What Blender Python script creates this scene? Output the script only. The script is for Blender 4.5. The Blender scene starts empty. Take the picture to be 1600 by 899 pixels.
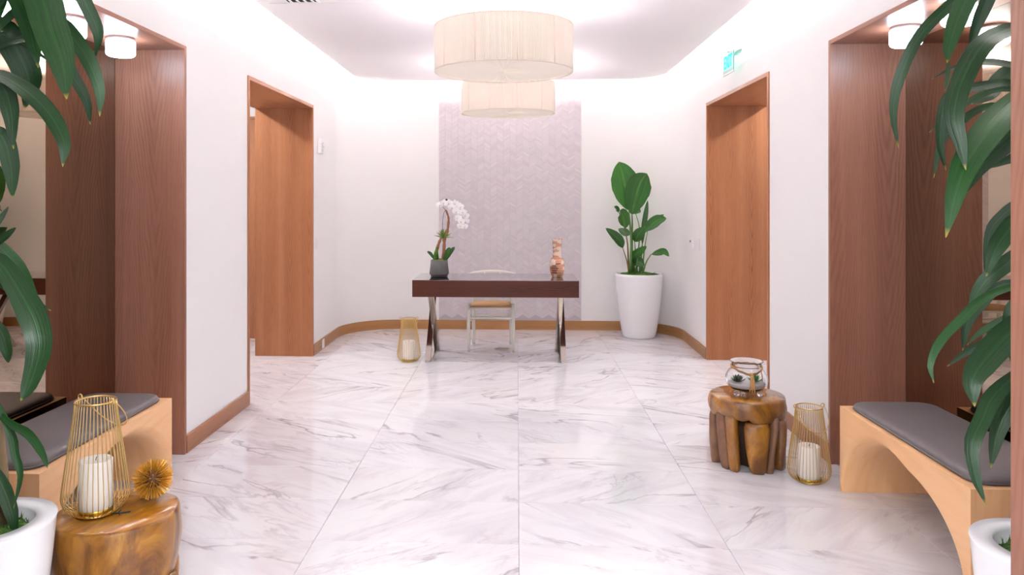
import bpy, bmesh, math, random
from mathutils import Vector, Matrix

scn = bpy.context.scene
col = scn.collection
R = random.Random(7)

# ------------------------------------------------------------------ camera, world, exposure
FPX = 1180.0
YAW = 0.043
cam_d = bpy.data.cameras.new('camera')
cam = bpy.data.objects.new('camera', cam_d)
col.objects.link(cam)
cam.location = (0, 0, 1.5)
cam.rotation_euler = (math.pi / 2, 0, YAW)
cam_d.sensor_width = 36.0
cam_d.lens = 36.0 * FPX / 1600.0
PCX = 808.0 - FPX * math.tan(YAW)
cam_d.shift_x = (800.0 - PCX) / 1600.0
cam_d.shift_y = -(449.5 - 312.0) / 1600.0
cam_d.clip_start = 0.05
scn.camera = cam

world = bpy.data.worlds.new('world')
scn.world = world
world.use_nodes = True
world.node_tree.nodes['Background'].inputs[0].default_value = (0.9, 0.92, 1, 1)
world.node_tree.nodes['Background'].inputs[1].default_value = 0.3

scn.view_settings.view_transform = 'Standard'
scn.view_settings.look = 'None'
scn.view_settings.gamma = 1
scn.view_settings.use_curve_mapping = False
scn.view_settings.exposure = 2.27
scn.cycles.use_denoising = True
scn.cycles.max_bounces = 10
scn.cycles.diffuse_bounces = 5
scn.cycles.glossy_bounces = 5
scn.cycles.transmission_bounces = 10
scn.cycles.caustics_reflective = False
scn.cycles.sample_clamp_indirect = 6.0

# light levels (each belongs to a lamp built further down)
COVE_E = 39.0
DRUM_E = 6.0
PENDANT_W = 14.0
SHADE_E = 0.034
LOBBY_FILL_W = 25.0  # added lobby lamps, frontal fill from behind the camera
HALL_FILL_W = 40.0  # added corridor lamps, fill beyond the passages
COVE_C = (0.98, 0.975, 0.93)
DRUM_C = (0.70, 0.83, 1.0)
PEND_C = (0.93, 0.93, 1.0)

# ------------------------------------------------------------------ main dimensions (metres)
XL, XR = -1.96, 1.78
CX = -0.09
YB = 8.72
YF = 1.75
RC = 0.62
ZC = 2.85
ZU = 3.10
NY0, NY1 = 2.44, 4.38
DY0, DY1 = 5.41, 7.17
ZO = 2.405
NDEP = 0.41
DDEP = 0.55

# ------------------------------------------------------------------ object helpers
def link(name, me, mat=None, parent=None):
    o = bpy.data.objects.new(name, me)
    col.objects.link(o)
    if mat is not None and me is not None and len(me.materials) == 0:
        me.materials.append(mat)
    if parent is not None:
        o.parent = parent
    return o

def tag(o, label=None, cat=None, group=None, kind=None):
    if label: o['label'] = label
    if cat: o['category'] = cat
    if group: o['group'] = group
    if kind: o['kind'] = kind
    return o

def thing(name, label, cat, loc=(0, 0, 0), rz=0.0, group=None, kind=None):
    o = bpy.data.objects.new(name, None)
    col.objects.link(o)
    o.empty_display_size = 0.05
    o.location = loc
    o.rotation_euler = (0, 0, rz)
    return tag(o, label, cat, group, kind)

def copy_tree(o, parent=None):
    c = o.copy()
    col.objects.link(c)
    c.parent = parent
    for ch in list(o.children):
        copy_tree(ch, c)
    return c

class MB:
    """collects verts and faces for one mesh"""
    def __init__(s):
        s.v = []; s.f = []; s.sm = []; s.uv = {}
    def add(s, verts, faces, smooth=False, M=None):
        b = len(s.v)
        for p in verts:
            s.v.append(tuple(M @ Vector(p)) if M is not None else tuple(p))
        for f in faces:
            s.f.append([b + i for i in f]); s.sm.append(smooth)
        return s
    def box(s, x0, x1, y0, y1, z0, z1, M=None):
        v = [(x0,y0,z0),(x1,y0,z0),(x1,y1,z0),(x0,y1,z0),(x0,y0,z1),(x1,y0,z1),(x1,y1,z1),(x0,y1,z1)]
        f = [(0,3,2,1),(4,5,6,7),(0,1,5,4),(1,2,6,5),(2,3,7,6),(3,0,4,7)]
        return s.add(v, f, False, M)
    def tube(s, pts, rad, n=8, smooth=True, cap=True, closed=False, flat=1.0):
        pts = [Vector(p) for p in pts]
        m = len(pts)
        if not hasattr(rad, '__len__'): rad = [rad] * m
        T = []
        for i in range(m):
            if closed: t = pts[(i+1) % m] - pts[i-1]
            else: t = pts[min(i+1, m-1)] - pts[max(i-1, 0)]
            T.append(t.normalized() if t.length > 1e-9 else Vector((0,0,1)))
        up = Vector((0,0,1)) if abs(T[0].z) < 0.9 else Vector((1,0,0))
        nrm = T[0].cross(up).normalized()
        V = []; F = []
        for i in range(m):
            nrm = (nrm - T[i] * nrm.dot(T[i])).normalized()
            b = T[i].cross(nrm)
            for k in range(n):
                a = 2 * math.pi * k / n
                V.append(pts[i] + (nrm * math.cos(a) + b * math.sin(a) * flat) * rad[i])
        rings = m if closed else m - 1
        for i in range(rings):
            j = (i + 1) % m
            for k in range(n):
                F.append((i*n + k, i*n + (k+1) % n, j*n + (k+1) % n, j*n + k))
        if cap and not closed:
            F.append(tuple(range(n-1, -1, -1)))
            F.append(tuple((m-1)*n + k for k in range(n)))
        return s.add(V, F, smooth)
    def lathe(s, prof, n=48, cap0=True, cap1=True, M=None, rf=None, smooth=True):
        V = []; F = []
        for (r, z) in prof:
            for k in range(n):
                a = 2*math.pi*k/n
                rr = rf(r, z, a) if rf else r
                V.append((rr*math.cos(a), rr*math.sin(a), z))
        for i in range(len(prof)-1):
            for k in range(n):
                F.append((i*n+k, i*n+(k+1)%n, (i+1)*n+(k+1)%n, (i+1)*n+k))
        if cap0: F.append(tuple(range(n-1,-1,-1)))
        if cap1: F.append(tuple((len(prof)-1)*n+k for k in range(n)))
        return s.add(V, F, smooth, M)
    def sphere(s, c, r, n=12, m=8, sc=(1,1,1)):
        V = []; F = []
        for i in range(m+1):
            th = math.pi*i/m
            for k in range(n):
                a = 2*math.pi*k/n
                V.append((c[0]+sc[0]*r*math.sin(th)*math.cos(a), c[1]+sc[1]*r*math.sin(th)*math.sin(a), c[2]+sc[2]*r*math.cos(th)))
        for i in range(m):
            for k in range(n):
                F.append((i*n+k, (i+1)*n+k, (i+1)*n+(k+1)%n, i*n+(k+1)%n))
        return s.add(V, F, True)
    def mesh(s, name, uv=None, bevel=0, seg=2, angle=40):
        me = bpy.data.meshes.new(name)
        me.from_pydata(s.v, [], s.f)
        me.polygons.foreach_set('use_smooth', s.sm)
        me.update()
        bm = bmesh.new(); bm.from_mesh(me)
        bmesh.ops.remove_doubles(bm, verts=bm.verts, dist=1e-6)
        if bevel > 0:
            es = [e for e in bm.edges if len(e.link_faces) == 2 and e.calc_face_angle(0) > math.radians(angle)]
            bmesh.ops.bevel(bm, geom=es, offset=bevel, offset_type='OFFSET', segments=seg, profile=0.5, affect='EDGES', clamp_overlap=True)
        bm.normal_update()
        if uv:
            lay = bm.loops.layers.uv.new('UVMap')
            for f in bm.faces:
                n = f.normal
                ax = max(range(3), key=lambda i: abs(n[i]))
                for l in f.loops:
                    p = l.vert.co
                    if uv == 'v':      # grain runs up (or along Y on level faces)
                        q = (p.y, p.z) if ax == 0 else ((p.x, p.z) if ax == 1 else (p.x, p.y))
                    elif uv == 'y':    # grain runs along Y
                        q = (p.z, p.y) if ax == 0 else ((p.x, p.z) if ax == 1 else (p.x, p.y))
                    else:              # 'x' grain runs along X
                        q = (p.y, p.z) if ax == 0 else ((p.z, p.x) if ax == 1 else (p.y, p.x))
                    l[lay].uv = q
        bm.to_mesh(me); bm.free()
        return me
    def build(s, name, mat, parent=None, **k):
        return link(name, s.mesh(name, **k), mat, parent)

def box_obj(name, b, mat, parent=None, uv=None, bevel=0, seg=1):
    return MB().box(*b).build(name, mat, parent, uv=uv, bevel=bevel, seg=seg)

def structure(o):
    o['kind'] = 'structure'
    return o

def smooth_path(pts, n):
    """Catmull-Rom samples through pts"""
    P = [Vector(p) for p in pts]
    P = [P[0]*2 - P[1]] + P + [P[-1]*2 - P[-2]]
    out = []
    m = len(pts) - 1
    for k in range(n + 1):
        t = k / n * m
        i = min(int(t), m - 1); u = t - i
        a, b, c, d = P[i], P[i+1], P[i+2], P[i+3]
        out.append(0.5 * ((2*b) + (c-a)*u + (2*a-5*b+4*c-d)*u*u + (3*b-a-3*c+d)*u*u*u))
    return out

# ------------------------------------------------------------------ material helpers
def srgb(r, g, b):
    f = lambda c: (c/255/12.92) if c/255 <= 0.04045 else ((c/255+0.055)/1.055)**2.4
    return (f(r), f(g), f(b), 1)

class NT:
    def __init__(s, name):
        s.m = bpy.data.materials.new(name); s.m.use_nodes = True
        s.t = s.m.node_tree
        s.p = s.t.nodes['Principled BSDF']
        s.out = s.t.nodes['Material Output']
    def n(s, typ, **k):
        o = s.t.nodes.new(typ)
        for a, b in k.items(): setattr(o, a, b)
        return o
    def l(s, a, b): s.t.links.new(a, b)
    def math(s, op, a, b=None, c=None):
        o = s.n('ShaderNodeMath', operation=op)
        for i, v in enumerate((a, b, c)):
            if v is None: continue
            if isinstance(v, (int, float)): o.inputs[i].default_value = v
            else: s.l(v, o.inputs[i])
        return o.outputs[0]
    def ramp(s, fac, stops, interp='LINEAR'):
        o = s.n('ShaderNodeValToRGB')
        o.color_ramp.interpolation = interp
        e = o.color_ramp.elements
        while len(e) < len(stops): e.new(0.5)
        for i, (p, c) in enumerate(stops):
            e[i].position = p; e[i].color = c
        s.l(fac, o.inputs[0])
        return o.outputs[0]
    def noise(s, vec, scale, detail=3, rough=0.5, dist=0.0):
        o = s.n('ShaderNodeTexNoise')
        o.inputs['Scale'].default_value = scale
        o.inputs['Detail'].default_value = detail
        o.inputs['Roughness'].default_value = rough
        o.inputs['Distortion'].default_value = dist
        if vec is not None: s.l(vec, o.inputs['Vector'])
        return o.outputs['Fac']
    def mix(s, fac, a, b, typ='MIX'):
        o = s.n('ShaderNodeMix', data_type='RGBA', blend_type=typ)
        if isinstance(fac, (int, float)): o.inputs[0].default_value = fac
        else: s.l(fac, o.inputs[0])
        for i, v in ((6, a), (7, b)):
            if isinstance(v, tuple): o.inputs[i].default_value = v
            else: s.l(v, o.inputs[i])
        return o.outputs[2]
    def coords(s, kind='Object', scale=(1,1,1), rot=(0,0,0)):
        c = s.n('ShaderNodeTexCoord'); mp = s.n('ShaderNodeMapping')
        mp.inputs['Scale'].default_value = scale; mp.inputs['Rotation'].default_value = rot
        s.l(c.outputs[kind], mp.inputs['Vector'])
        return mp.outputs[0]
    def bump(s, h, strength=0.2, dist=0.01):
        b = s.n('ShaderNodeBump')
        b.inputs['Strength'].default_value = strength; b.inputs['Distance'].default_value = dist
        s.l(h, b.inputs['Height']); s.l(b.outputs[0], s.p.inputs['Normal'])
    def set(s, **k):
        for a, v in k.items():
            i = s.p.inputs[a.replace('_', ' ')]
            if isinstance(v, (int, float, tuple)): i.default_value = v
            else: s.l(v, i)
        return s

def plain(name, c, rough=0.5, metal=0.0, vary=0.06, scale=6.0, **k):
    """one colour with a faint procedural mottling"""
    t = NT(name)
    f = t.noise(t.coords('Object'), scale, 3)
    d = tuple(max(0, x*(1-vary)) for x in c[:3]) + (1,)
    e = tuple(min(1, x*(1+vary)) for x in c[:3]) + (1,)
    t.set(Base_Color=t.mix(f, d, e), Roughness=rough, Metallic=metal, **k)
    return t.m

def emit(name, c, strength):
    t = NT(name)
    t.set(Base_Color=(c[0], c[1], c[2], 1), Emission_Color=(c[0], c[1], c[2], 1), Emission_Strength=strength, Roughness=0.6)
    return t.m

def wood(name, dark, mid, light, period=0.19, rough=0.35, arch=1.0, lines=13.0, contrast=1.0):
    """veneer: nested cathedral arches in UV metres (v along the grain) plus fine pores"""
    t = NT(name)
    c = t.n('ShaderNodeTexCoord'); info = t.n('ShaderNodeObjectInfo')
    off = t.n('ShaderNodeCombineXYZ'); t.l(t.math('MULTIPLY', info.outputs['Random'], 7.3), off.inputs[0]); t.l(t.math('MULTIPLY', info.outputs['Random'], 31.7), off.inputs[1])
    ad = t.n('ShaderNodeVectorMath', operation='ADD'); t.l(c.outputs['UV'], ad.inputs[0]); t.l(off.outputs[0], ad.inputs[1])
    def mapped(sx, sy):
        mp = t.n('ShaderNodeMapping'); mp.inputs['Scale'].default_value = (sx, sy, 1); t.l(ad.outputs[0], mp.inputs['Vector']); return mp.outputs[0]
    sep = t.n('ShaderNodeSeparateXYZ'); t.l(ad.outputs[0], sep.inputs[0])
    wob = t.noise(mapped(2.0, 0.9), 1.0, 2)
    wob2 = t.noise(mapped(14.0, 2.2), 1.0, 3)
    u = t.math('ADD', sep.outputs[0], t.math('MULTIPLY', wob, 0.10))
    fr = t.math('SUBTRACT', t.math('FRACT', t.math('DIVIDE', u, period)), 0.5)
    xx = t.math('MULTIPLY', t.math('ABSOLUTE', fr), 2.0)
    par = t.math('MULTIPLY', t.math('POWER', xx, 1.35), 0.62*arch)
    ph = t.math('ADD', t.math('ADD', par, t.math('MULTIPLY', sep.outputs[1], -0.42)), t.math('MULTIPLY', wob2, 0.16))
    ln = t.math('MULTIPLY_ADD', t.math('SINE', t.math('MULTIPLY', ph, lines*2*math.pi)), 0.5, 0.5)
    ln = t.math('POWER', ln, 1.6)
    pores = t.noise(mapped(260.0, 7.0), 1.0, 2, 0.6)
    tone = t.noise(mapped(9.0, 0.35), 1.0, 2)
    streak = t.noise(mapped(48.0, 0.8), 1.0, 3, 0.6)
    mask = t.ramp(t.noise(mapped(5.0, 0.7), 1.0, 2), [(0.38, (0.15, 0.15, 0.15, 1)), (0.66, (1, 1, 1, 1))])
    heart = t.math('MULTIPLY', t.math('SUBTRACT', 1.0, xx), 0.10)
    lnm = t.math('MULTIPLY', t.math('MULTIPLY', ln, mask), 0.34*contrast)
    f = t.math('ADD', t.math('ADD', lnm, heart), t.math('ADD', t.math('MULTIPLY', pores, 0.30), t.math('ADD', t.math('MULTIPLY', tone, 0.30), t.math('MULTIPLY', streak, 0.28))))
    colr = t.ramp(f, [(0.28, light), (0.55, mid), (0.95, dark)])
    t.set(Base_Color=colr, Roughness=rough)
    t.p.inputs['Specular IOR Level'].default_value = 0.35
    t.bump(pores, 0.06, 0.002)
    return t.m

M = {}
M['wall'] = plain('wall_paint', (0.865, 0.848, 0.843, 1), 0.55, vary=0.008, scale=2)
M['ceil'] = plain('ceiling_paint', (0.83, 0.785, 0.80, 1), 0.7, vary=0.008, scale=2)
M['cream'] = plain('hall_paint', (0.86, 0.845, 0.84, 1), 0.6, vary=0.01)
M['panel'] = wood('reveal_veneer', (0.17, 0.058, 0.022, 1), (0.345, 0.132, 0.057, 1), (0.45, 0.19, 0.09, 1), contrast=0.8)
M['niche'] = wood('niche_veneer', (0.15, 0.058, 0.036, 1), (0.295, 0.126, 0.080, 1), (0.40, 0.185, 0.120, 1), period=0.3, contrast=0.55)
M['board'] = wood('baseboard_veneer', (0.20, 0.075, 0.032, 1), (0.36, 0.155, 0.072, 1), (0.45, 0.21, 0.10, 1), period=0.11, lines=9)
M['backboard'] = wood('back_baseboard_veneer', (0.20, 0.09, 0.03, 1), (0.35, 0.17, 0.06, 1), (0.43, 0.23, 0.09, 1), period=0.12, lines=9)
M['maple'] = wood('maple', (0.72, 0.35, 0.15, 1), (0.86, 0.50, 0.255, 1), (0.90, 0.56, 0.31, 1), period=0.42, rough=0.42, lines=6, contrast=0.45)
M['espresso'] = wood('espresso_wood', (0.025, 0.007, 0.005, 1), (0.078, 0.021, 0.013, 1), (0.11, 0.032, 0.019, 1), period=0.2, rough=0.3)
M['espresso'].node_tree.nodes['Principled BSDF'].inputs['Specular IOR Level'].default_value = 0.18

t = NT('lacquer_top'); t.set(Base_Color=(0.035, 0.018, 0.018, 1), Roughness=0.06)
t.p.inputs['Specular IOR Level'].default_value = 1.0; t.p.inputs['IOR'].default_value = 1.75
t.p.inputs['Coat Weight'].default_value = 1.0; t.p.inputs['Coat Roughness'].default_value = 0.03
f = t.noise(t.coords('Object', (2, 20, 1)), 4, 2); t.set(Base_Color=t.mix(f, (0.02, 0.010, 0.010, 1), (0.05, 0.026, 0.026, 1))); M['lacquer'] = t.m
t = NT('bronze_mirror'); f = t.noise(t.coords('Object'), 0.7, 1)
t.set(Base_Color=t.mix(f, (0.38, 0.30, 0.22, 1), (0.40, 0.315, 0.235, 1)), Metallic=1.0, Roughness=0.0); M['mirror'] = t.m
M['chrome'] = plain('polished_nickel', (0.62, 0.56, 0.50, 1), 0.10, 1.0, vary=0.03)
M['brushed'] = plain('brushed_steel', (0.50, 0.46, 0.45, 1), 0.28, 1.0, vary=0.1, scale=60)
M['gold'] = plain('satin_gold_wire', (0.66, 0.46, 0.18, 1), 0.28, 1.0, vary=0.05)
M['goldplate'] = plain('gold_plate', (0.55, 0.36, 0.07, 1), 0.3, 1.0, vary=0.08)
M['spike'] = plain('gilded_spike', (0.62, 0.30, 0.03, 1), 0.38, 0.6, vary=0.2, scale=40)
M['core'] = plain('dark_bronze_core', (0.10, 0.035, 0.012, 1), 0.6, 0.2)
M['candle'] = plain('candle_wax', (0.90, 0.84, 0.76, 1), 0.55, Subsurface_Weight=0.0)
M['wick'] = plain('wick', (0.03, 0.025, 0.02, 1), 0.9)
M['pot'] = plain('white_gloss_planter', (0.89, 0.885, 0.90, 1), 0.25, vary=0.01)
M['plastic'] = plain('white_plastic', (0.85, 0.83, 0.84, 1), 0.35, vary=0.01)
M['greyplastic'] = plain('grey_plastic', (0.42, 0.36, 0.37, 1), 0.4)
M['lens'] = plain('dark_lens', (0.03, 0.03, 0.035, 1), 0.15)
M['black'] = plain('black_void', (0.012, 0.010, 0.010, 1), 0.8)
M['chair'] = plain('cream_lacquer', (0.80, 0.75, 0.68, 1), 0.35, vary=0.02)
M['concrete'] = plain('grey_concrete', (0.115, 0.108, 0.110, 1), 0.75, vary=0.25, scale=18)
M['saucer'] = plain('black_saucer', (0.02, 0.02, 0.02, 1), 0.3)
M['cane'] = plain('cane_bark', (0.22, 0.15, 0.075, 1), 0.8, vary=0.25, scale=30)
M['bark'] = plain('driftwood', (0.28, 0.11, 0.05, 1), 0.75, vary=0.35, scale=35)
M['stalkbrown'] = plain('brown_stalk', (0.20, 0.12, 0.035, 1), 0.6, vary=0.3, scale=12)
M['stake'] = plain('green_stake', (0.03, 0.06, 0.03, 1), 0.5)
M['sand'] = plain('pale_sand', (0.62, 0.56, 0.58, 1), 0.9, vary=0.12, scale=90)
M['rope'] = plain('raffia', (0.50, 0.25, 0.09, 1), 0.8, vary=0.3, scale=80)
M['fabric'] = plain('lamp_frame_fabric', (0.80, 0.66, 0.55, 1), 0.8, vary=0.02)

# moss
t = NT('moss'); co = t.coords('Object')
t.set(Base_Color=t.ramp(t.noise(co, 40, 4), [(0.3, (0.012, 0.05, 0.004, 1)), (0.55, (0.05, 0.15, 0.010, 1)), (0.75, (0.16, 0.28, 0.03, 1))]), Roughness=0.95)
t.bump(t.noise(co, 120, 4), 0.9, 0.02); M['moss'] = t.m
t = NT('lichen_moss'); co = t.coords('Object')
t.set(Base_Color=t.ramp(t.noise(co, 50, 4), [(0.3, (0.06, 0.09, 0.01, 1)), (0.7, (0.35, 0.33, 0.05, 1))]), Roughness=0.95)
t.bump(t.noise(co, 120, 4), 0.9, 0.02); M['lichen'] = t.m

# leaves: UV.x across the blade, UV.y along it
def leafmat(name, dark, light, rough, vein, nv=9.0, coat=0.0):
    t = NT(name)
    c = t.n('ShaderNodeTexCoord'); sep = t.n('ShaderNodeSeparateXYZ'); t.l(c.outputs['UV'], sep.inputs[0])
    info = t.n('ShaderNodeObjectInfo')
    mp = t.n('ShaderNodeMapping'); mp.inputs['Scale'].default_value = (16, 0.5, 1); t.l(c.outputs['UV'], mp.inputs[0])
    st = t.noise(mp.outputs[0], 1.0, 3)
    f = t.math('ADD', t.math('MULTIPLY', st, 0.7), t.math('MULTIPLY', info.outputs['Random'], 0.3))
    base = t.ramp(f, [(0.25, dark), (0.75, light)])
    mid = t.math('LESS_THAN', t.math('ABSOLUTE', t.math('SUBTRACT', sep.outputs[0], 0.5)), 0.03)
    base = t.mix(t.math('MULTIPLY', mid, 0.5), base, vein)
    tip = t.ramp(sep.outputs[1], [(0.965, (0, 0, 0, 1)), (0.99, (1, 1, 1, 1))])
    base = t.mix(tip, base, (0.30, 0.26, 0.03, 1))
    t.set(Base_Color=base, Roughness=rough)
    t.p.inputs['Specular IOR Level'].default_value = 0.5
    t.p.inputs['Coat Weight'].default_value = coat
    t.p.inputs['Coat Roughness'].default_value = 0.25
    t.bump(st, 0.45, 0.004)
    return t.m
M['drac'] = leafmat('dracaena_leaf', (0.002, 0.022, 0.005, 1), (0.009, 0.080, 0.007, 1), 0.33, (0.015, 0.10, 0.015, 1), coat=0.08)
M['bop'] = leafmat('banana_like_leaf', (0.006, 0.055, 0.008, 1), (0.035, 0.18, 0.012, 1), 0.36, (0.12, 0.30, 0.04, 1))
M['bopstem'] = plain('green_stalk', (0.075, 0.17, 0.030, 1), 0.5, vary=0.2)
M['orchleaf'] = leafmat('orchid_leaf', (0.008, 0.055, 0.006, 1), (0.03, 0.15, 0.012, 1), 0.35, (0.05, 0.2, 0.02, 1))
M['airleaf'] = leafmat('air_plant_leaf', (0.06, 0.12, 0.01, 1), (0.22, 0.30, 0.03, 1), 0.5, (0.22, 0.3, 0.05, 1))
M['succ_dark'] = leafmat('dark_succulent', (0.012, 0.035, 0.018, 1), (0.05, 0.10, 0.05, 1), 0.4, (0.05, 0.12, 0.06, 1))
M['succ_green'] = leafmat('green_succulent', (0.05, 0.22, 0.05, 1), (0.22, 0.50, 0.20, 1), 0.4, (0.2, 0.45, 0.2, 1))
M['petal'] = plain('white_petal', (0.90, 0.88, 0.90, 1), 0.6, vary=0.02)
M['lip'] = plain('yellow_lip', (0.75, 0.60, 0.38, 1), 0.6)
M['bud'] = plain('dark_bud', (0.05, 0.008, 0.012, 1), 0.5)

# cushion vinyl
t = NT('grey_vinyl'); co = t.coords('Object')
t.set(Base_Color=t.mix(t.noise(co, 3, 3), (0.125, 0.108, 0.112, 1), (0.15, 0.13, 0.135, 1)), Roughness=0.5)
t.bump(t.noise(co, 350, 2), 0.08, 0.001); M['vinyl'] = t.m

# woven paper cord
t = NT('paper_cord'); co = t.coords('Object')
w = t.n('ShaderNodeTexWave'); w.inputs['Scale'].default_value = 45; w.inputs['Distortion'].default_value = 0.5; t.l(co, w.inputs[0])
t.set(Base_Color=t.mix(w.outputs['Fac'], (0.50, 0.27, 0.12, 1), (0.72, 0.45, 0.22, 1)), Roughness=0.8); t.bump(w.outputs['Fac'], 0.5, 0.004); M['cord'] = t.m

# marble tiles: each tile gets its own patch of the stone
t = NT('polished_marble')
c = t.n('ShaderNodeTexCoord'); info = t.n('ShaderNodeObjectInfo')
rn = info.outputs['Random']
wn = t.n('ShaderNodeTexWhiteNoise', noise_dimensions='1D'); t.l(rn, wn.inputs['W'])
sc_ = t.n('ShaderNodeVectorMath', operation='SCALE'); t.l(wn.outputs['Color'], sc_.inputs[0]); sc_.inputs['Scale'].default_value = 60
ad = t.n('ShaderNodeVectorMath', operation='ADD'); t.l(c.outputs['Object'], ad.inputs[0]); t.l(sc_.outputs[0], ad.inputs[1])
rot = t.n('ShaderNodeVectorRotate', rotation_type='Z_AXIS'); t.l(ad.outputs[0], rot.inputs['Vector'])
ang = t.math('MULTIPLY_ADD', t.math('GREATER_THAN', rn, 0.5), 1.15, t.math('MULTIPLY_ADD', wn.outputs['Value'], 0.4, -0.85))
t.l(ang, rot.inputs['Angle'])
mp = t.n('ShaderNodeMapping'); mp.inputs['Scale'].default_value = (0.55, 2.1, 1); t.l(rot.outputs[0], mp.inputs[0])
def veins(scale, dist, width, detail=5):
    nz = t.noise(mp.outputs[0], scale, detail, 0.55, dist)
    a = t.math('ABSOLUTE', t.math('SUBTRACT', nz, 0.5))
    return t.ramp(a, [(0.0, (1, 1, 1, 1)), (width, (0, 0, 0, 1))])
patch = t.ramp(t.noise(mp.outputs[0], 1.5, 2), [(0.44, (0, 0, 0, 1)), (0.60, (1, 1, 1, 1))])
v1 = t.math('MULTIPLY', veins(1.5, 0.7, 0.022), patch)
v2 = t.math('MULTIPLY', veins(3.6, 1.2, 0.035), t.ramp(t.noise(mp.outputs[0], 2.1, 2), [(0.45, (0, 0, 0, 1)), (0.7, (1, 1, 1, 1))]))
cloud = t.ramp(t.noise(mp.outputs[0], 2.4, 5, 0.62, 0.8), [(0.45, (0, 0, 0, 1)), (0.80, (1, 1, 1, 1))])
tint = t.mix(t.math('MULTIPLY', wn.outputs['Value'], 0.6), (0.80, 0.775, 0.79, 1), (0.78, 0.76, 0.80, 1))
base = t.mix(t.math('MULTIPLY', cloud, 0.72), tint, (0.55, 0.48, 0.56, 1))
base = t.mix(t.math('MULTIPLY', v2, 0.36), base, (0.36, 0.28, 0.38, 1))
base = t.mix(t.math('MULTIPLY', v1, 0.58), base, (0.17, 0.11, 0.155, 1))
t.set(Base_Color=base, Roughness=0.055); t.p.inputs['Specular IOR Level'].default_value = 0.55
M['marble'] = t.m
M['grout'] = plain('tile_grout', (0.50, 0.45, 0.45, 1), 0.9)

# mosaic pieces
def mosaic(name, island):
    t = NT(name)
    if island:
        g = t.n('ShaderNodeNewGeometry'); rr = g.outputs['Random Per Island']
    else:
        g = t.n('ShaderNodeObjectInfo'); rr = g.outputs['Random']
    nz = t.noise(t.coords('Object'), 9, 4)
    c1 = t.ramp(rr, [(0.0, (0.60, 0.55, 0.575, 1)), (0.5, (0.65, 0.60, 0.625, 1)), (0.93, (0.68, 0.63, 0.655, 1)), (1.0, (0.74, 0.68, 0.70, 1))])
    t.set(Base_Color=t.mix(t.math('MULTIPLY', nz, 0.5), c1, (0.66, 0.58, 0.62, 1)), Roughness=0.32)
    return t.m
M['mosaic_part'] = mosaic('mosaic_marble', False)
M['mosaic_field'] = mosaic('mosaic_marble_field', True)

# polished teak root
t = NT('teak_root'); co = t.coords('Object', (1, 1, 0.45))
n1 = t.noise(co, 9, 5, 0.6, 1.2); n2 = t.noise(co, 4, 3, 0.5, 0.5)
b = t.ramp(n1, [(0.25, (0.07, 0.022, 0.006, 1)), (0.42, (0.15, 0.052, 0.006, 1)), (0.6, (0.31, 0.125, 0.009, 1)), (0.8, (0.50, 0.24, 0.024, 1))])
b = t.mix(t.ramp(n2, [(0.52, (0, 0, 0, 1)), (0.68, (0.65, 0.65, 0.65, 1))]), b, (0.28, 0.14, 0.085, 1))
t.set(Base_Color=b, Roughness=0.30); t.p.inputs['Coat Weight'].default_value = 0.3
t.bump(n1, 0.35, 0.015); M['teak'] = t.m
t = NT('teak_root_top'); co = t.coords('Object', (1, 1, 1))
sx = t.n('ShaderNodeSeparateXYZ'); t.l(co, sx.inputs[0])
ln = t.noise(t.coords('Object', (5, 26, 1), (0, 0, 0.5)), 1.3, 4, 0.6, 1.0)
b = t.ramp(ln, [(0.25, (0.20, 0.065, 0.010, 1)), (0.5, (0.35, 0.132, 0.010, 1)), (0.75, (0.50, 0.225, 0.022, 1))])
t.set(Base_Color=b, Roughness=0.22); t.p.inputs['Coat Weight'].default_value = 0.4; M['teaktop'] = t.m
M['rootgrey'] = plain('weathered_root', (0.20, 0.095, 0.05, 1), 0.5, vary=0.5, scale=14)
M['rootdark'] = plain('dark_root_core', (0.045, 0.018, 0.008, 1), 0.8, vary=0.4, scale=20)

# glazed patchwork vase
t = NT('patchwork_glaze'); co = t.coords('Object', (1, 1, 1.6))
vo = t.n('ShaderNodeTexVoronoi'); vo.inputs['Scale'].default_value = 22; t.l(co, vo.inputs[0])
hue = t.noise(vo.outputs['Position'], 9, 2)
b = t.ramp(hue, [(0.30, (0.20, 0.055, 0.022, 1)), (0.42, (0.50, 0.21, 0.12, 1)), (0.5, (0.70, 0.55, 0.48, 1)), (0.6, (0.40, 0.22, 0.09, 1)), (0.72, (0.62, 0.33, 0.24, 1))], 'CONSTANT')
wv = t.n('ShaderNodeTexWave', bands_direction='Z'); wv.inputs['Scale'].default_value = 9; wv.inputs['Distortion'].default_value = 2; t.l(co, wv.inputs[0])
b = t.mix(t.math('MULTIPLY', wv.outputs['Fac'], 0.35), b, (0.66, 0.42, 0.34, 1))
t.set(Base_Color=b, Roughness=0.18); M['vase'] = t.m

t = NT('clear_glass'); t.set(Base_Color=(0.97, 0.99, 1, 1), Roughness=0.0, IOR=1.45); t.p.inputs['Transmission Weight'].default_value = 1.0
M['glass'] = t.m
t = NT('edge_lit_acrylic'); t.set(Base_Color=(0.75, 1.0, 0.97, 1), Roughness=0.08, IOR=1.3); t.p.inputs['Transmission Weight'].default_value = 0.9
M['acrylic'] = t.m

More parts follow.
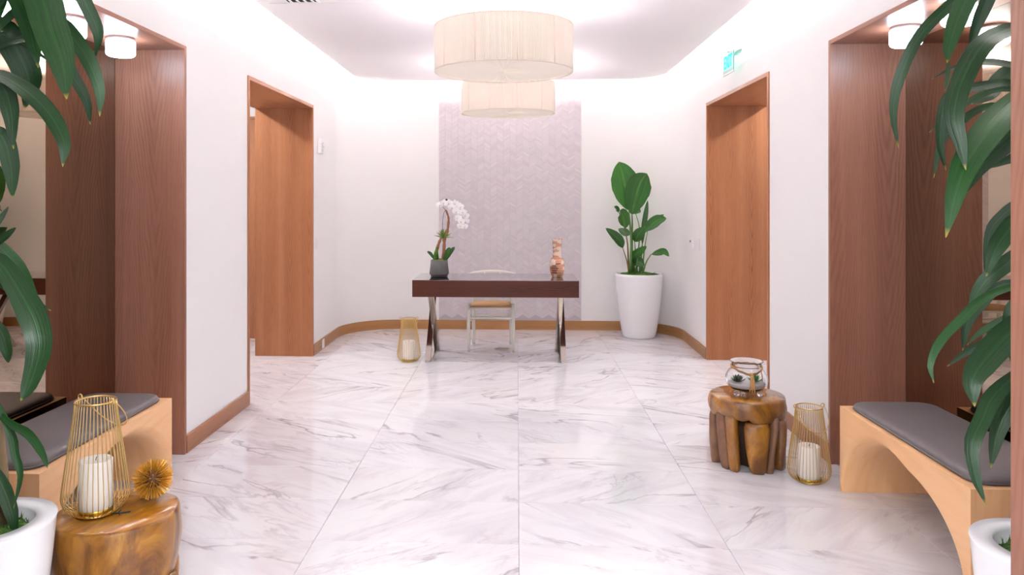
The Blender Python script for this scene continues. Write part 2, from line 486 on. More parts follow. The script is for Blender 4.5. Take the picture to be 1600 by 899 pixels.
# lamp materials
def shade_mat(name, c, strength, trans=0.10):
    t = NT(name)
    w = t.n('ShaderNodeTexCoord')
    tr = t.n('ShaderNodeBsdfTranslucent'); tr.inputs[0].default_value = (0.75, 0.62, 0.52, 1)
    em = t.n('ShaderNodeEmission'); em.inputs[0].default_value = (c[0], c[1], c[2], 1); em.inputs[1].default_value = strength
    df = t.n('ShaderNodeBsdfDiffuse')
    f = t.noise(w.outputs['Object'], 14, 3)
    t.l(t.mix(f, (0.69, 0.625, 0.565, 1), (0.73, 0.66, 0.60, 1)), df.inputs[0])
    mx = t.n('ShaderNodeMixShader'); mx.inputs[0].default_value = trans
    t.l(df.outputs[0], mx.inputs[1]); t.l(tr.outputs[0], mx.inputs[2])
    ad = t.n('ShaderNodeAddShader'); t.l(mx.outputs[0], ad.inputs[0]); t.l(em.outputs[0], ad.inputs[1])
    t.l(ad.outputs[0], t.out.inputs['Surface'])
    return t.m
M['shade'] = shade_mat('pleated_shade', (1.0, 0.90, 0.80), SHADE_E)
M['shadebottom'] = shade_mat('pleated_diffuser', (1.0, 0.84, 0.72), SHADE_E * 2.1, 0.0)
M['cove'] = emit('cove_led', COVE_C, COVE_E)
M['drum'] = emit('frosted_glass_lit', DRUM_C, DRUM_E)
M['fill_lamp'] = emit('fill_lamp_lens', (1.0, 0.95, 0.92), 12.0)
M['exitglow'] = emit('exit_letters', (0.0, 0.85, 0.62), 0.7)
LEAVES_L = [
    ([(-1.658,2.291,2.064),(-1.549,2.272,2.197),(-1.464,2.251,2.141),(-1.41,2.229,2.018),(-1.361,2.208,1.907),(-1.335,2.185,1.798)], 0.096, 0.15),
    ([(-1.658,2.291,2.004),(-1.596,2.281,2.141),(-1.542,2.271,2.127),(-1.498,2.26,2.026),(-1.463,2.249,1.903)], 0.068, -0.3),
    ([(-1.658,2.291,2.084),(-1.505,2.314,2.229),(-1.404,2.335,2.214),(-1.381,2.353,2.137),(-1.354,2.371,2.063),(-1.353,2.387,2.018),(-1.375,2.403,1.957)], 0.04, 0.2),
    ([(-1.658,2.291,2.004),(-1.535,2.296,2.104),(-1.455,2.3,2.068),(-1.399,2.302,2.02),(-1.343,2.304,1.944),(-1.305,2.306,1.848),(-1.303,2.306,1.76)], 0.05, -0.1),
    ([(-1.658,2.291,1.964),(-1.543,2.34,2.013),(-1.478,2.387,1.961),(-1.456,2.432,1.895),(-1.443,2.476,1.827),(-1.457,2.52,1.756)], 0.036, 0.1),
    ([(-1.658,2.291,1.934),(-1.617,2.326,1.999),(-1.578,2.361,1.998),(-1.516,2.397,1.946)], 0.018, 0.5),
    ([(-1.658,2.291,1.884),(-1.601,2.273,1.885),(-1.509,2.257,1.836),(-1.424,2.241,1.763),(-1.367,2.223,1.674),(-1.359,2.204,1.598)], 0.05, 0.0),
    ([(-1.658,2.291,2.004),(-1.64,2.329,2.049),(-1.604,2.368,1.968),(-1.595,2.406,1.881),(-1.636,2.442,1.802)], 0.084, 0.1),
    ([(-1.658,2.291,1.904),(-1.599,2.277,1.861),(-1.56,2.262,1.78),(-1.539,2.246,1.655)], 0.052, 0.2),
    ([(-1.658,2.291,1.724),(-1.627,2.319,1.7),(-1.618,2.346,1.617),(-1.628,2.372,1.504)], 0.052, -0.2),
    ([(-1.658,2.291,1.384),(-1.659,2.341,1.422),(-1.654,2.391,1.479)], 0.018, 0.1),
    ([(-1.658,2.291,1.344),(-1.615,2.293,1.372),(-1.563,2.295,1.414)], 0.024, 0.3),
    ([(-1.658,2.291,1.324),(-1.597,2.273,1.302),(-1.522,2.257,1.209),(-1.468,2.239,1.13),(-1.44,2.22,1.05),(-1.456,2.199,0.948),(-1.472,2.179,0.902)], 0.072, 0.1),
    ([(-1.658,2.291,1.264),(-1.615,2.293,1.242),(-1.545,2.296,1.204),(-1.455,2.3,1.152)], 0.028, 0.4),
    ([(-1.658,2.291,1.364),(-1.64,2.329,1.348),(-1.6,2.368,1.263),(-1.578,2.407,1.138),(-1.581,2.444,1.047)], 0.044, 0.0),
    ([(-1.658,2.291,1.124),(-1.626,2.309,1.091),(-1.617,2.326,1.027),(-1.622,2.342,0.977)], 0.034, 0.1),
    ([(-1.658,2.291,0.904),(-1.608,2.283,0.847),(-1.563,2.275,0.762),(-1.547,2.266,0.71),(-1.524,2.257,0.649),(-1.539,2.246,0.554)], 0.024, 0.3),
    ([(-1.658,2.291,0.864),(-1.568,2.27,0.809),(-1.492,2.248,0.78),(-1.436,2.225,0.733),(-1.403,2.202,0.694)], 0.024, 0.2),
    ([(-1.658,2.291,0.684),(-1.615,2.293,0.62),(-1.581,2.294,0.532),(-1.565,2.295,0.444)], 0.04, 0.0),
]
LEAVES_R = [
    ([(1.543,2.258,2.042),(1.441,2.268,2.139),(1.337,2.278,2.12),(1.276,2.29,2.071),(1.193,2.301,1.982),(1.141,2.313,1.853),(1.133,2.327,1.755),(1.156,2.342,1.655)], 0.0334, 0.1),
    ([(1.543,2.258,2.005),(1.402,2.236,2.148),(1.309,2.215,2.125),(1.272,2.197,2.066),(1.239,2.179,2.007),(1.206,2.16,1.932),(1.189,2.143,1.879)], 0.052, 0.2),
    ([(1.248,2.246,1.903),(1.248,2.246,1.866),(1.239,2.245,1.816)], 0.0111, 0.0),
    ([(1.543,2.258,2.023),(1.457,2.265,2.156),(1.398,2.272,2.131),(1.378,2.281,2.078),(1.352,2.29,2.005),(1.339,2.3,1.931)], 0.0371, -0.2),
    ([(1.543,2.258,1.875),(1.454,2.233,1.981),(1.391,2.209,1.979),(1.305,2.184,1.931),(1.238,2.16,1.828),(1.204,2.137,1.733),(1.208,2.115,1.655),(1.211,2.094,1.58)], 0.0538, 0.1),
    ([(1.543,2.258,1.838),(1.475,2.293,1.891),(1.404,2.327,1.911),(1.343,2.362,1.906),(1.282,2.397,1.873)], 0.026, 0.5),
    ([(1.543,2.258,1.838),(1.493,2.306,1.88),(1.468,2.355,1.861),(1.46,2.405,1.825),(1.435,2.454,1.802)], 0.0631, 0.2),
    ([(1.543,2.258,1.801),(1.437,2.262,1.839),(1.351,2.267,1.829),(1.279,2.272,1.812),(1.254,2.279,1.758),(1.249,2.287,1.665),(1.271,2.297,1.587)], 0.0334, -0.1),
    ([(1.543,2.258,1.745),(1.399,2.29,1.777),(1.327,2.324,1.73),(1.291,2.36,1.67),(1.29,2.398,1.567)], 0.0241, 0.2),
    ([(1.543,2.258,1.801),(1.447,2.338,1.831),(1.375,2.418,1.784),(1.33,2.5,1.717)], 0.0223, 0.3),
    ([(1.543,2.258,1.782),(1.458,2.225,1.797),(1.385,2.192,1.756),(1.31,2.158,1.69),(1.236,2.125,1.609),(1.185,2.093,1.521),(1.14,2.061,1.399)], 0.0742, 0.05),
    ([(1.543,2.258,1.708),(1.46,2.242,1.697),(1.388,2.227,1.647),(1.316,2.211,1.586),(1.263,2.196,1.513)], 0.0501, 0.2),
    ([(1.543,2.258,1.634),(1.489,2.273,1.635),(1.449,2.288,1.617),(1.398,2.302,1.593)], 0.0297, 0.2),
    ([(1.543,2.258,1.485),(1.489,2.286,1.494),(1.452,2.315,1.458),(1.425,2.343,1.398),(1.428,2.374,1.269)], 0.0297, 0.2),
    ([(1.543,2.258,1.448),(1.469,2.243,1.448),(1.415,2.228,1.419),(1.363,2.213,1.358),(1.328,2.199,1.282)], 0.0501, 0.0),
    ([(1.543,2.258,1.207),(1.457,2.238,1.25),(1.346,2.217,1.226),(1.261,2.196,1.164),(1.19,2.177,1.101),(1.152,2.158,1.041),(1.152,2.141,0.992)], 0.0241, 0.1),
    ([(1.543,2.258,1.337),(1.485,2.281,1.344),(1.445,2.304,1.304),(1.39,2.327,1.239),(1.367,2.351,1.158)], 0.0445, 0.1),
    ([(1.543,2.258,1.244),(1.439,2.294,1.249),(1.388,2.332,1.181),(1.375,2.371,1.118),(1.385,2.412,1.028)], 0.0316, 0.0),
    ([(1.543,2.258,1.151),(1.485,2.281,1.166),(1.426,2.303,1.136),(1.387,2.327,1.099),(1.363,2.351,1.059)], 0.0204, 0.3),
    ([(1.543,2.258,1.095),(1.469,2.255,1.118),(1.394,2.252,1.097),(1.309,2.248,1.06),(1.246,2.246,1.016)], 0.026, 0.3),
    ([(1.543,2.258,1.151),(1.462,2.231,1.155),(1.396,2.204,1.119),(1.322,2.177,1.062),(1.262,2.15,1.001),(1.253,2.126,0.932)], 0.0705, 0.0),
    ([(1.543,2.258,1.207),(1.469,2.255,1.216),(1.431,2.254,1.175),(1.424,2.253,1.112),(1.433,2.254,1.021)], 0.0316, 0.0),
    ([(1.543,2.258,0.984),(1.459,2.226,1.009),(1.394,2.195,0.99),(1.324,2.163,0.949),(1.279,2.133,0.897),(1.232,2.102,0.836),(1.224,2.073,0.759),(1.235,2.045,0.694)], 0.0408, 0.0),
    ([(1.543,2.258,0.965),(1.469,2.243,0.959),(1.415,2.228,0.917),(1.37,2.213,0.843),(1.341,2.2,0.738)], 0.0483, 0.1),
]
BOP_BLADES = [
    ([(1.222,8.34,1.388),(1.191,8.319,1.583),(1.154,8.297,1.754),(1.108,8.275,1.912)], 0.2526, 0.0),
    ([(1.258,8.342,1.341),(1.293,8.297,1.536),(1.339,8.252,1.69),(1.398,8.208,1.782)], 0.2316, 0.15),
    ([(1.288,8.343,1.341),(1.316,8.394,1.379),(1.36,8.446,1.402)], 0.0842, 0.1),
    ([(1.194,8.339,1.193),(1.17,8.305,1.272),(1.135,8.27,1.35),(1.112,8.235,1.382)], 0.1193, 0.4),
    ([(1.113,8.336,1.364),(1.087,8.284,1.404),(1.05,8.233,1.422)], 0.0421, 0.1),
    ([(1.245,8.341,1.122),(1.19,8.389,1.136),(1.123,8.436,1.176)], 0.0772, 0.3),
    ([(1.156,8.337,0.971),(1.12,8.296,1.046),(1.056,8.253,1.11),(0.955,8.209,1.191)], 0.0912, 0.2),
    ([(1.288,8.343,1.039),(1.316,8.269,1.118),(1.372,8.197,1.206)], 0.1053, 0.1),
    ([(1.428,8.349,1.158),(1.469,8.334,1.224),(1.536,8.32,1.279),(1.626,8.308,1.294)], 0.1053, 0.2),
    ([(1.394,8.348,1.13),(1.439,8.343,1.224),(1.516,8.34,1.287),(1.605,8.337,1.337)], 0.0702, 0.6),
    ([(1.37,8.347,1.005),(1.39,8.374,1.192),(1.418,8.402,1.348),(1.444,8.43,1.493)], 0.0491, 0.2),
    ([(1.475,8.351,0.899),(1.544,8.321,0.921),(1.599,8.29,0.935),(1.645,8.258,0.884)], 0.0632, 0.3),
    ([(1.261,8.342,0.868),(1.304,8.269,0.917),(1.392,8.197,0.999)], 0.0772, 0.2),
    ([(1.277,8.343,0.786),(1.316,8.294,0.822),(1.377,8.247,0.779)], 0.0982, 0.2),
]
BOP_STALKS = [
    [(1.23,8.291,0.7),(1.243,8.291,1.008),(1.23,8.291,1.225),(1.215,8.29,1.389)],
    [(1.253,8.342,0.696),(1.256,8.342,1.005),(1.261,8.342,1.224),(1.258,8.342,1.341)],
    [(1.292,8.293,0.713),(1.326,8.295,1.008),(1.331,8.295,1.194),(1.292,8.293,1.344)],
    [(1.222,8.34,0.708),(1.21,8.34,1.005),(1.183,8.339,1.161),(1.194,8.339,1.193)],
    [(1.176,8.288,1.171),(1.153,8.287,1.272),(1.103,8.285,1.365)],
    [(1.277,8.343,0.708),(1.261,8.342,0.943),(1.25,8.341,1.068),(1.245,8.341,1.122)],
    [(1.215,8.29,0.721),(1.191,8.289,0.845),(1.149,8.287,0.974)],
    [(1.316,8.344,0.708),(1.297,8.343,0.911),(1.288,8.343,1.039)],
    [(1.362,8.296,0.713),(1.385,8.297,0.946),(1.42,8.299,1.16)],
    [(1.347,8.346,0.7),(1.359,8.346,0.88),(1.37,8.347,1.005)],
    [(1.37,8.297,0.705),(1.404,8.298,0.814),(1.455,8.3,0.896),(1.466,8.301,0.902)],
    [(1.292,8.343,0.708),(1.277,8.343,0.802),(1.261,8.342,0.868)],
]

# ================================================================== THE ROOM
def wall_path(off=0.0, y0=DY1, n=20):
    """inner wall line from the left wall, round both back corners, to the right wall, moved inwards by off"""
    r = RC - off
    cl, cr, cy = (XL + RC, YB - RC), (XR - RC, YB - RC), None
    p = [(XL + off, y0)]
    for k in range(n + 1):
        a = math.pi - math.pi/2 * k / n
        p.append((cl[0] + r*math.cos(a), cl[1] + r*math.sin(a)))
    for k in range(n + 1):
        a = math.pi/2 - math.pi/2 * k / n
        p.append((cr[0] + r*math.cos(a), cr[1] + r*math.sin(a)))
    p.append((XR - off, y0))
    return p

def strip(path_a, path_b, z0, z1, mat, name, uv=True, parent=None):
    """solid band between two plan lines (a = room side), smooth along its length"""
    me = bpy.data.meshes.new(name)
    n = len(path_a)
    V = []; F = []; S = []; U = []
    ln = [0.0]
    for i in range(1, n):
        ln.append(ln[-1] + math.dist(path_a[i], path_a[i-1]))
    def band(pa, za, pb, zb, smooth, ua, ub):
        b = len(V)
        for i in range(n): V.append((pa[i][0], pa[i][1], za))
        for i in range(n): V.append((pb[i][0], pb[i][1], zb))
        for i in range(n-1):
            F.append((b+i, b+i+1, b+n+i+1, b+n+i)); S.append(smooth)
            U.append(((ua, ln[i]), (ua, ln[i+1]), (ub, ln[i+1]), (ub, ln[i])))
    band(path_a, z1, path_a, z0, True, z1, z0)
    band(path_b, z0, path_b, z1, True, z0, z1)
    band(path_b, z1, path_a, z1, False, 0, 0.02)
    band(path_a, z0, path_b, z0, False, 0, 0.02)
    for i in (0, n-1):
        b = len(V)
        for (p, z) in ((path_a[i], z0), (path_a[i], z1), (path_b[i], z1), (path_b[i], z0)): V.append((p[0], p[1], z))
        F.append((b, b+1, b+2, b+3)); S.append(False); U.append(((0, 0), (0.1, 0), (0.1, 0.02), (0, 0.02)))
    me.from_pydata(V, [], F)
    me.polygons.foreach_set('use_smooth', S)
    if uv:
        lay = me.uv_layers.new(name='UVMap'); k = 0
        for u in U:
            for q in u:
                lay.data[k].uv = q; k += 1
    me.update()
    bm = bmesh.new(); bm.from_mesh(me); bmesh.ops.recalc_face_normals(bm, faces=bm.faces); bm.to_mesh(me); bm.free()
    return link(name, me, mat, parent)

# ---- floor of stacked marble slabs
floor = structure(box_obj('floor', (-4.3, 3.9, -1.7, 9.3, -0.12, -0.010), M['grout']))
TW, TD = 0.90, 0.456
tile_mb = MB().box(-TW/2+0.0008, TW/2-0.0008, -TD/2+0.0008, TD/2-0.0008, -0.0105, 0.0)
tile_me = tile_mb.mesh('tile', bevel=0.0008, seg=1); tile_me.materials.append(M['marble'])
def tile_wanted(x, y):
    if y < YF - 0.2: return -2.3 < x < 2.3
    if -2.8 < x < 2.8: return True
    return 4.9 < y < 8.6
for i in range(-5, 5):
    for j in range(-11, 13):
        x = 0.008 + (i + 0.5) * TW; y = 3.288 + (j + 0.5) * TD
        if y > 9.1 or y < -1.6 or not tile_wanted(x, y): continue
        o = link('tile', tile_me, None, floor); o.location = (x, y, 0)

# ---- side walls with a seating niche and a wide passage each
def side_wall(name, s):
    xi = XL if s < 0 else XR
    def bx(m, a, b, y0, y1, z0, z1):
        xa, xb = xi + s*a, xi + s*b
        m.box(min(xa, xb), max(xa, xb), y0, y1, z0, z1)
    m = MB()
    bx(m, 0, DDEP, 1.60, NY0, 0, ZU)
    bx(m, 0, DDEP, NY0, NY1, ZO, ZU)
    bx(m, NDEP + 0.012, DDEP, NY0, NY1, 0, ZO)
    bx(m, 0, DDEP, NY1, DY0, 0, ZU)
    bx(m, 0, DDEP, DY0, DY1, ZO, ZU)
    bx(m, 0, DDEP, DY1, YB - RC, 0, ZU)
    return structure(m.build(name, M['wall']))
side_wall('wall_left', -1)
side_wall('wall_right', 1)
inner = wall_path(0.0, YB - RC - 0.0005)[1:-1]
outer = wall_path(-0.55, YB - RC - 0.0005)[1:-1]
structure(strip(inner, outer, 0, ZU, M['wall'], 'wall_back', uv=False))

# ---- ceiling: floating panel with rounded far corners under an upper slab, light cove all round
pp = wall_path(0.18, 1.60)
me_mb = MB()
n = len(pp)
V = [(x, y, ZC) for x, y in pp] + [(x, y, ZC + 0.05) for x, y in pp]
F = [tuple(range(n - 1, -1, -1)), tuple(range(n, 2*n))] + [(i, (i+1) % n, n + (i+1) % n, n + i) for i in range(n)]
me_mb.add(V, F)
structure(me_mb.build('ceiling', M['ceil']))
structure(box_obj('ceiling_upper', (-2.7, 2.5, 1.60, 9.4, ZU, ZU + 0.1), M['ceil']))
cv0, cv1 = wall_path(0.203, 1.8), wall_path(0.222, 1.8)
cove = strip(cv0, cv1, ZC + 0.074, ZC + 0.090, M['cove'], 'cove_light_strip', uv=False)
strip(wall_path(0.198, 1.8), wall_path(0.226, 1.8), ZC + 0.0505, ZC + 0.0735, M['brushed'], 'channel', uv=False, parent=cove)
tag(cove, 'warm LED light strip hidden in the ceiling cove above the walls', 'light strip')

# ---- reveals
def passage(name, s):
    xi = XL if s < 0 else XR
    d = structure(thing(name, None, None, (xi, 0, 0)))
    a, b = (-DDEP - 0.001, 0.010) if s < 0 else (-0.010, DDEP + 0.001)
    box_obj('jamb', (a, b, DY0, DY0 + 0.03, 0.0, ZO), M['panel'], d, uv='v', bevel=0.0015)
    box_obj('jamb', (a, b, DY1 - 0.03, DY1, 0.0, ZO), M['panel'], d, uv='v', bevel=0.0015)
    box_obj('head_lining', (a, b, DY0 + 0.03, DY1 - 0.03, ZO - 0.03, ZO), M['panel'], d, uv='y', bevel=0.0015)
    return d
passage('door_1', -1)
passage('door_2', 1)

def niche(name, s):
    xi = XL if s < 0 else XR
    d = structure(thing(name, None, None, (xi, 0, 0)))
    a, b = (-NDEP, 0.010) if s < 0 else (-0.010, NDEP)
    box_obj('side_panel', (a, b, NY0, NY0 + 0.025, 0.0, ZO), M['niche'], d, uv='v', bevel=0.0015)
    box_obj('side_panel', (a, b, NY1 - 0.025, NY1, 0.0, ZO), M['niche'], d, uv='v', bevel=0.0015)
    box_obj('head_panel', (a, b, NY0 + 0.025, NY1 - 0.025, ZO - 0.025, ZO), M['niche'], d, uv='y', bevel=0.0015)
    return d
niche('trim_1', -1)
niche('trim_2', 1)
for s, lab in ((-1, 'tall bronze mirror lining the back of the left seating niche'), (1, 'tall bronze mirror lining the back of the right seating niche')):
    xi = XL if s < 0 else XR
    xa, xb = sorted((xi + s*NDEP, xi + s*(NDEP + 0.010)))
    tag(box_obj('wall_mirror', (xa, xb, NY0 + 0.001, NY1 - 0.001, 0.001, ZO - 0.002), M['mirror'], bevel=0.001), lab, 'mirror')

# ---- baseboards
def baseb(name, b): return structure(box_obj(name, b, M['board'], uv='y', bevel=0.002))
BH = 0.106
baseb('baseboard_left', (XL, XL + 0.014, NY1, DY0, 0, BH))
baseb('baseboard_left_near', (XL, XL + 0.014, YF, NY0, 0, BH))
baseb('baseboard_right', (XR - 0.014, XR, NY1, DY0, 0, BH))
baseb('baseboard_right_near', (XR - 0.014, XR, YF, NY0, 0, BH))
structure(strip(wall_path(0.014, DY1 + 0.0005), wall_path(0.0, DY1 + 0.0005), 0, BH, M['backboard'], 'baseboard_back'))

# ---- mosaic of slim slanted marble pieces on the far wall
PX0, PX1, PZ0, PZ1 = -0.904, 0.735, BH, ZU - 0.01
pan = structure(box_obj('wall_back_mosaic', (PX0, PX1, YB - 0.006, YB - 0.0002, PZ0, PZ1), plain('mosaic_grout', (0.50, 0.45, 0.48, 1), 0.8)))
NCOL = 22
cw = (PX1 - PX0) / NCOL
ph_ = 0.0245
sl = math.tan(math.radians(30)) * cw
def piece_v(x0, z0, up, dep=0.005, tilt=0.0):
    g = 0.0008
    a, b = (0, sl) if up else (sl, 0)
    xa, xb = x0 + g, x0 + cw - g
    q = [(xa, z0 + a + g), (xb, z0 + b + g), (xb, z0 + b + ph_ - g), (xa, z0 + a + ph_ - g)]
    v = [(x, YB - 0.0058, z) for x, z in q] + [(x, YB - 0.006 - dep - (tilt if i in (1, 2) else -tilt*0.5), z) for i, (x, z) in enumerate(q)]
    return v
PF = [(4,5,6,7),(0,1,5,4),(1,2,6,5),(2,3,7,6),(3,0,4,7)]
def shared_piece(up):
    m = MB(); m.add([(x - PX0, y - YB, z) for x, y, z in piece_v(PX0, 0, up, 0.005, 0.0004)], PF)
    me = m.mesh('mosaic_piece'); me.materials.append(M['mosaic_part']); return me
pm = {True: shared_piece(True), False: shared_piece(False)}
field = MB(); count = 0
ROWS = int((PZ1 - PZ0) / ph_) + 2
for c_ in range(NCOL):
    up = c_ % 2 == 0
    x0 = PX0 + c_ * cw
    for r_ in range(-2, ROWS):
        z0 = PZ0 + r_ * ph_
        if z0 < PZ0 + 0.001 or z0 + sl + ph_ > PZ1: continue
        if 1.02 < z0 < 1.02 + 0.0245*13.6 and count < 300:
            o = link('mosaic_piece', pm[up], None, pan); o.location = (x0, YB, z0); count += 1
        else:
            field.add(piece_v(x0, z0, up, R.choice((0.0045, 0.005, 0.006)), R.uniform(-0.0008, 0.0008)), PF)
fo = field.build('mosaic_field', M['mosaic_field'], pan); fo['kind'] = 'stuff'

# ---- front wall with the wood lined portal the room is seen through
m = MB()
m.box(-2.7, -1.33, 1.55, YF, 0, ZU); m.box(1.15, 2.5, 1.55, YF, 0, ZU); m.box(-1.33, 1.15, 1.55, YF, 2.66, ZU)
structure(m.build('wall_front', M['wall']))
pt = structure(thing('door_3', None, None))
box_obj('jamb', (-1.33, -1.292, 1.53, 1.77, 0, 2.66), M['niche'], pt, uv='v', bevel=0.002)
box_obj('jamb', (1.122, 1.15, 1.53, 1.77, 0, 2.66), M['niche'], pt, uv='v', bevel=0.002)
box_obj('head_lining', (-1.292, 1.122, 1.53, 1.77, 2.62, 2.66), M['niche'], pt, uv='x', bevel=0.002)
# the lobby bay the photographer stands in
structure(box_obj('wall_lobby_left', (-2.3, -2.2, -1.6, 1.55, 0, 2.9), M['cream']))
structure(box_obj('wall_lobby_right', (2.1, 2.2, -1.6, 1.55, 0, 2.9), M['cream']))
structure(box_obj('wall_lobby_back', (-2.3, 2.2, -1.7, -1.6, 0, 2.9), M['cream']))
structure(box_obj('ceiling_lobby', (-2.3, 2.2, -1.7, 1.55, 2.85, 2.95), M['ceil']))

# ---- side corridors behind the passages
def corridor(s, side):
    xi = (XL if s < 0 else XR) + s*DDEP
    xo = xi + s*1.3
    lo, hi = min(xi, xo), max(xi, xo)
    structure(box_obj('wall_corridor_%s' % side, (min(xo, xo + s*0.1), max(xo, xo + s*0.1), 4.9, 8.3, 0, 2.8), M['cream']))
    structure(box_obj('wall_corridor_%s_near' % side, (lo, hi, 4.8, 4.9, 0, 2.8), M['cream']))
    structure(box_obj('wall_corridor_%s_far' % side, (lo, hi, 8.06, 8.16, 0, 2.8), M['cream']))
    structure(box_obj('ceiling_corridor_%s' % side, (lo, hi, 4.8, 8.16, 2.8, 2.9), M['ceil']))
    t_ = structure(thing('trim_%d' % (3 if s < 0 else 4), None, None))
    for k in range(3):
        w_ = 1.3/3
        a = xi + s*k*w_; b = a + s*w_
        box_obj('wood_panel', (min(a, b) + 0.001, max(a, b) - 0.001, 8.035, 8.06, 0, 2.37), M['panel'], t_, uv='v', bevel=0.0015)
    box_obj('cap_rail', (lo, hi, 8.025, 8.06, 2.37, 2.395), M['panel'], t_, uv='x')
corridor(-1, 'left')
corridor(1, 'right')

# ================================================================== LIGHT FITTINGS
def point(name, loc, watts, c, radius, parent):
    d = bpy.data.lights.new(name, 'POINT'); d.energy = watts; d.color = c; d.shadow_soft_size = radius
    o = bpy.data.objects.new(name, d); col.objects.link(o); o.location = loc; o.parent = parent
    return o

def make_pendant():
    r0, h, zb = 0.462, 0.305, 0.0
    root = thing('drum_pendant_lamp', 'pleated cream drum pendant lamp hanging nearest the viewer', 'lamp', (CX, 5.06, 2.35), group='drum pendants')
    N = 660
    V = []; F = []
    for z in (0.0, h):
        for inner_ in (0, 1):
            for k in range(N):
                a = 2*math.pi*k/N
                r = r0 + (0.0016 if k % 2 else -0.0016) - inner_*0.004
                V.append((r*math.cos(a), r*math.sin(a), z))
    for k in range(N):
        j = (k+1) % N
        F += [(k, j, 2*N+j, 2*N+k), (N+j, N+k, 3*N+k, 3*N+j), (2*N+k, 2*N+j, 3*N+j, 3*N+k), (k, N+k, N+j, j)]
    sh = MB().add(V, F).build('shade', M['shade'], root)
    rings = MB()
    for z, rr in ((0.004, 0.0022), (h - 0.004, 0.0025)):
        rings.tube([((r0+0.001)*math.cos(2*math.pi*k/96), (r0+0.001)*math.sin(2*math.pi*k/96), z) for k in range(96)], rr, 6, closed=True)
    rings.build('hoop', M['fabric'], sh)
    for k in range(11):
        a = 2*math.pi*k/11 + math.radians(-78.5)
        MB().tube([((r0+0.0015)*math.cos(a), (r0+0.0015)*math.sin(a), 0.004), ((r0+0.0015)*math.cos(a), (r0+0.0015)*math.sin(a), h-0.004)], 0.0018, 6).build('seam', M['fabric'], sh)
    # pleated round diffuser, slightly sunk
    V = [(0, 0, 0.012)]; F = []
    NB = 240
    for q, rr in enumerate((0.03, 0.23, r0 - 0.004)):
        for k in range(NB):
            a = 2*math.pi*k/NB
            V.append((rr*math.cos(a), rr*math.sin(a), 0.012 + (0.0012 if k % 2 else -0.0012)))
    for k in range(NB):
        j = (k+1) % NB
        F.append((0, 1+j, 1+k))
        for q in range(2):
            F.append((1+q*NB+k, 1+q*NB+j, 1+(q+1)*NB+j, 1+(q+1)*NB+k))
    MB().add(V, F).build('diffuser', M['shadebottom'], root)
    MB().tube([(0, 0, 0.10), (0, 0, ZC - 2.35 - 0.012)], 0.007, 8).build('stem', M['brushed'], root)
    sp = MB()
    for k in range(3):
        a = 2*math.pi*k/3
        sp.tube([(0, 0, h - 0.01), ((r0-0.004)*math.cos(a), (r0-0.004)*math.sin(a), h - 0.01)], 0.003, 6)
    sp.build('spider_frame', M['brushed'], root)
    MB().lathe([(0.065, ZC-2.35-0.022), (0.07, ZC-2.35-0.016), (0.07, ZC-2.35-0.0005)], 32).build('ceiling_cup', M['plastic'], root)
    for k in range(3):
        a = 2*math.pi*k/3 + 0.5
        bl = MB().sphere((0.14*math.cos(a), 0.14*math.sin(a), 0.215), 0.03).build('bulb', emit('bulb_glass', PEND_C, 1.2), root)
        point('bulb_light', (0.14*math.cos(a), 0.14*math.sin(a), 0.265), PENDANT_W/3, PEND_C, 0.03, root)
    return root
pend = make_pendant()
p2 = copy_tree(pend); p2.location = (CX, 7.50, 2.35)
p2['label'] = 'pleated cream drum pendant lamp hanging over the desk, partly behind the other'

def make_drum(loc, label):
    root = thing('ceiling_spotlight', label, 'light', loc, group='round niche ceiling lights')
    MB().lathe([(0.066, -0.016), (0.071, -0.014), (0.071, 0.0)], 40).build('base_ring', M['greyplastic'], root)
    MB().lathe([(0.062, -0.100), (0.071, -0.094), (0.075, -0.085), (0.075, -0.022), (0.072, -0.0165), (0.055, -0.016)], 40).build('glass_drum', M['drum'], root)
    return root
LY = (4.02, 3.55, 3.08, 2.66)
words = ('farthest from the viewer', 'second from the far end', 'third from the far end', 'nearest the viewer')
for s, side in ((-1, 'left'), (1, 'right')):
    xm = (XL if s < 0 else XR) + s*0.195
    for y, w_ in zip([q - (0.09 if s > 0 else 0.0) for q in LY], words):
        make_drum((xm, y, ZO - 0.025), 'white glass drum light under the %s niche top, %s' % (side, w_))

def fill_lamp(loc, label, watts):  # lamp added out of view to brighten the room
    root = thing('added_fill_lamp', label, 'light', loc)
    MB().lathe([(0.062, -0.004), (0.075, -0.004), (0.078, 0.0), (0.062, 0.0), (0.062, -0.004)], 32, False, False).build('trim_ring', M['plastic'], root)
    MB().lathe([(0.060, -0.002), (0.060, -0.0005)], 32).build('lens', M['fill_lamp'], root)
    d = bpy.data.lights.new('fill_lamp_beam', 'SPOT'); d.energy = watts; d.spot_size = math.radians(170); d.spot_blend = 0.6; d.color = (0.92, 0.98, 1.0); d.shadow_soft_size = 0.06
    o = bpy.data.objects.new('fill_lamp_beam', d); col.objects.link(o); o.location = (0, 0, -0.01); o.parent = root
k = 0
for x in (-1.2, 0.0, 1.1):
    for y in (-1.0, 0.1):
        k += 1
        fill_lamp((x, y, 2.85), 'added unseen downlight in the lobby bay ceiling, %s %s' % ({-1.2: 'left', 0.0: 'middle', 1.1: 'right'}[x], 'row behind the viewer' if y < 0 else 'row by the portal'), LOBBY_FILL_W)
fill_lamp((XL - DDEP - 0.6, 6.6, 2.8), 'added unseen downlight in the left corridor ceiling', HALL_FILL_W)  # corridor fill, added where no lamp is seen
fill_lamp((XR + DDEP + 0.6, 6.6, 2.8), 'added unseen downlight in the right corridor ceiling', HALL_FILL_W)

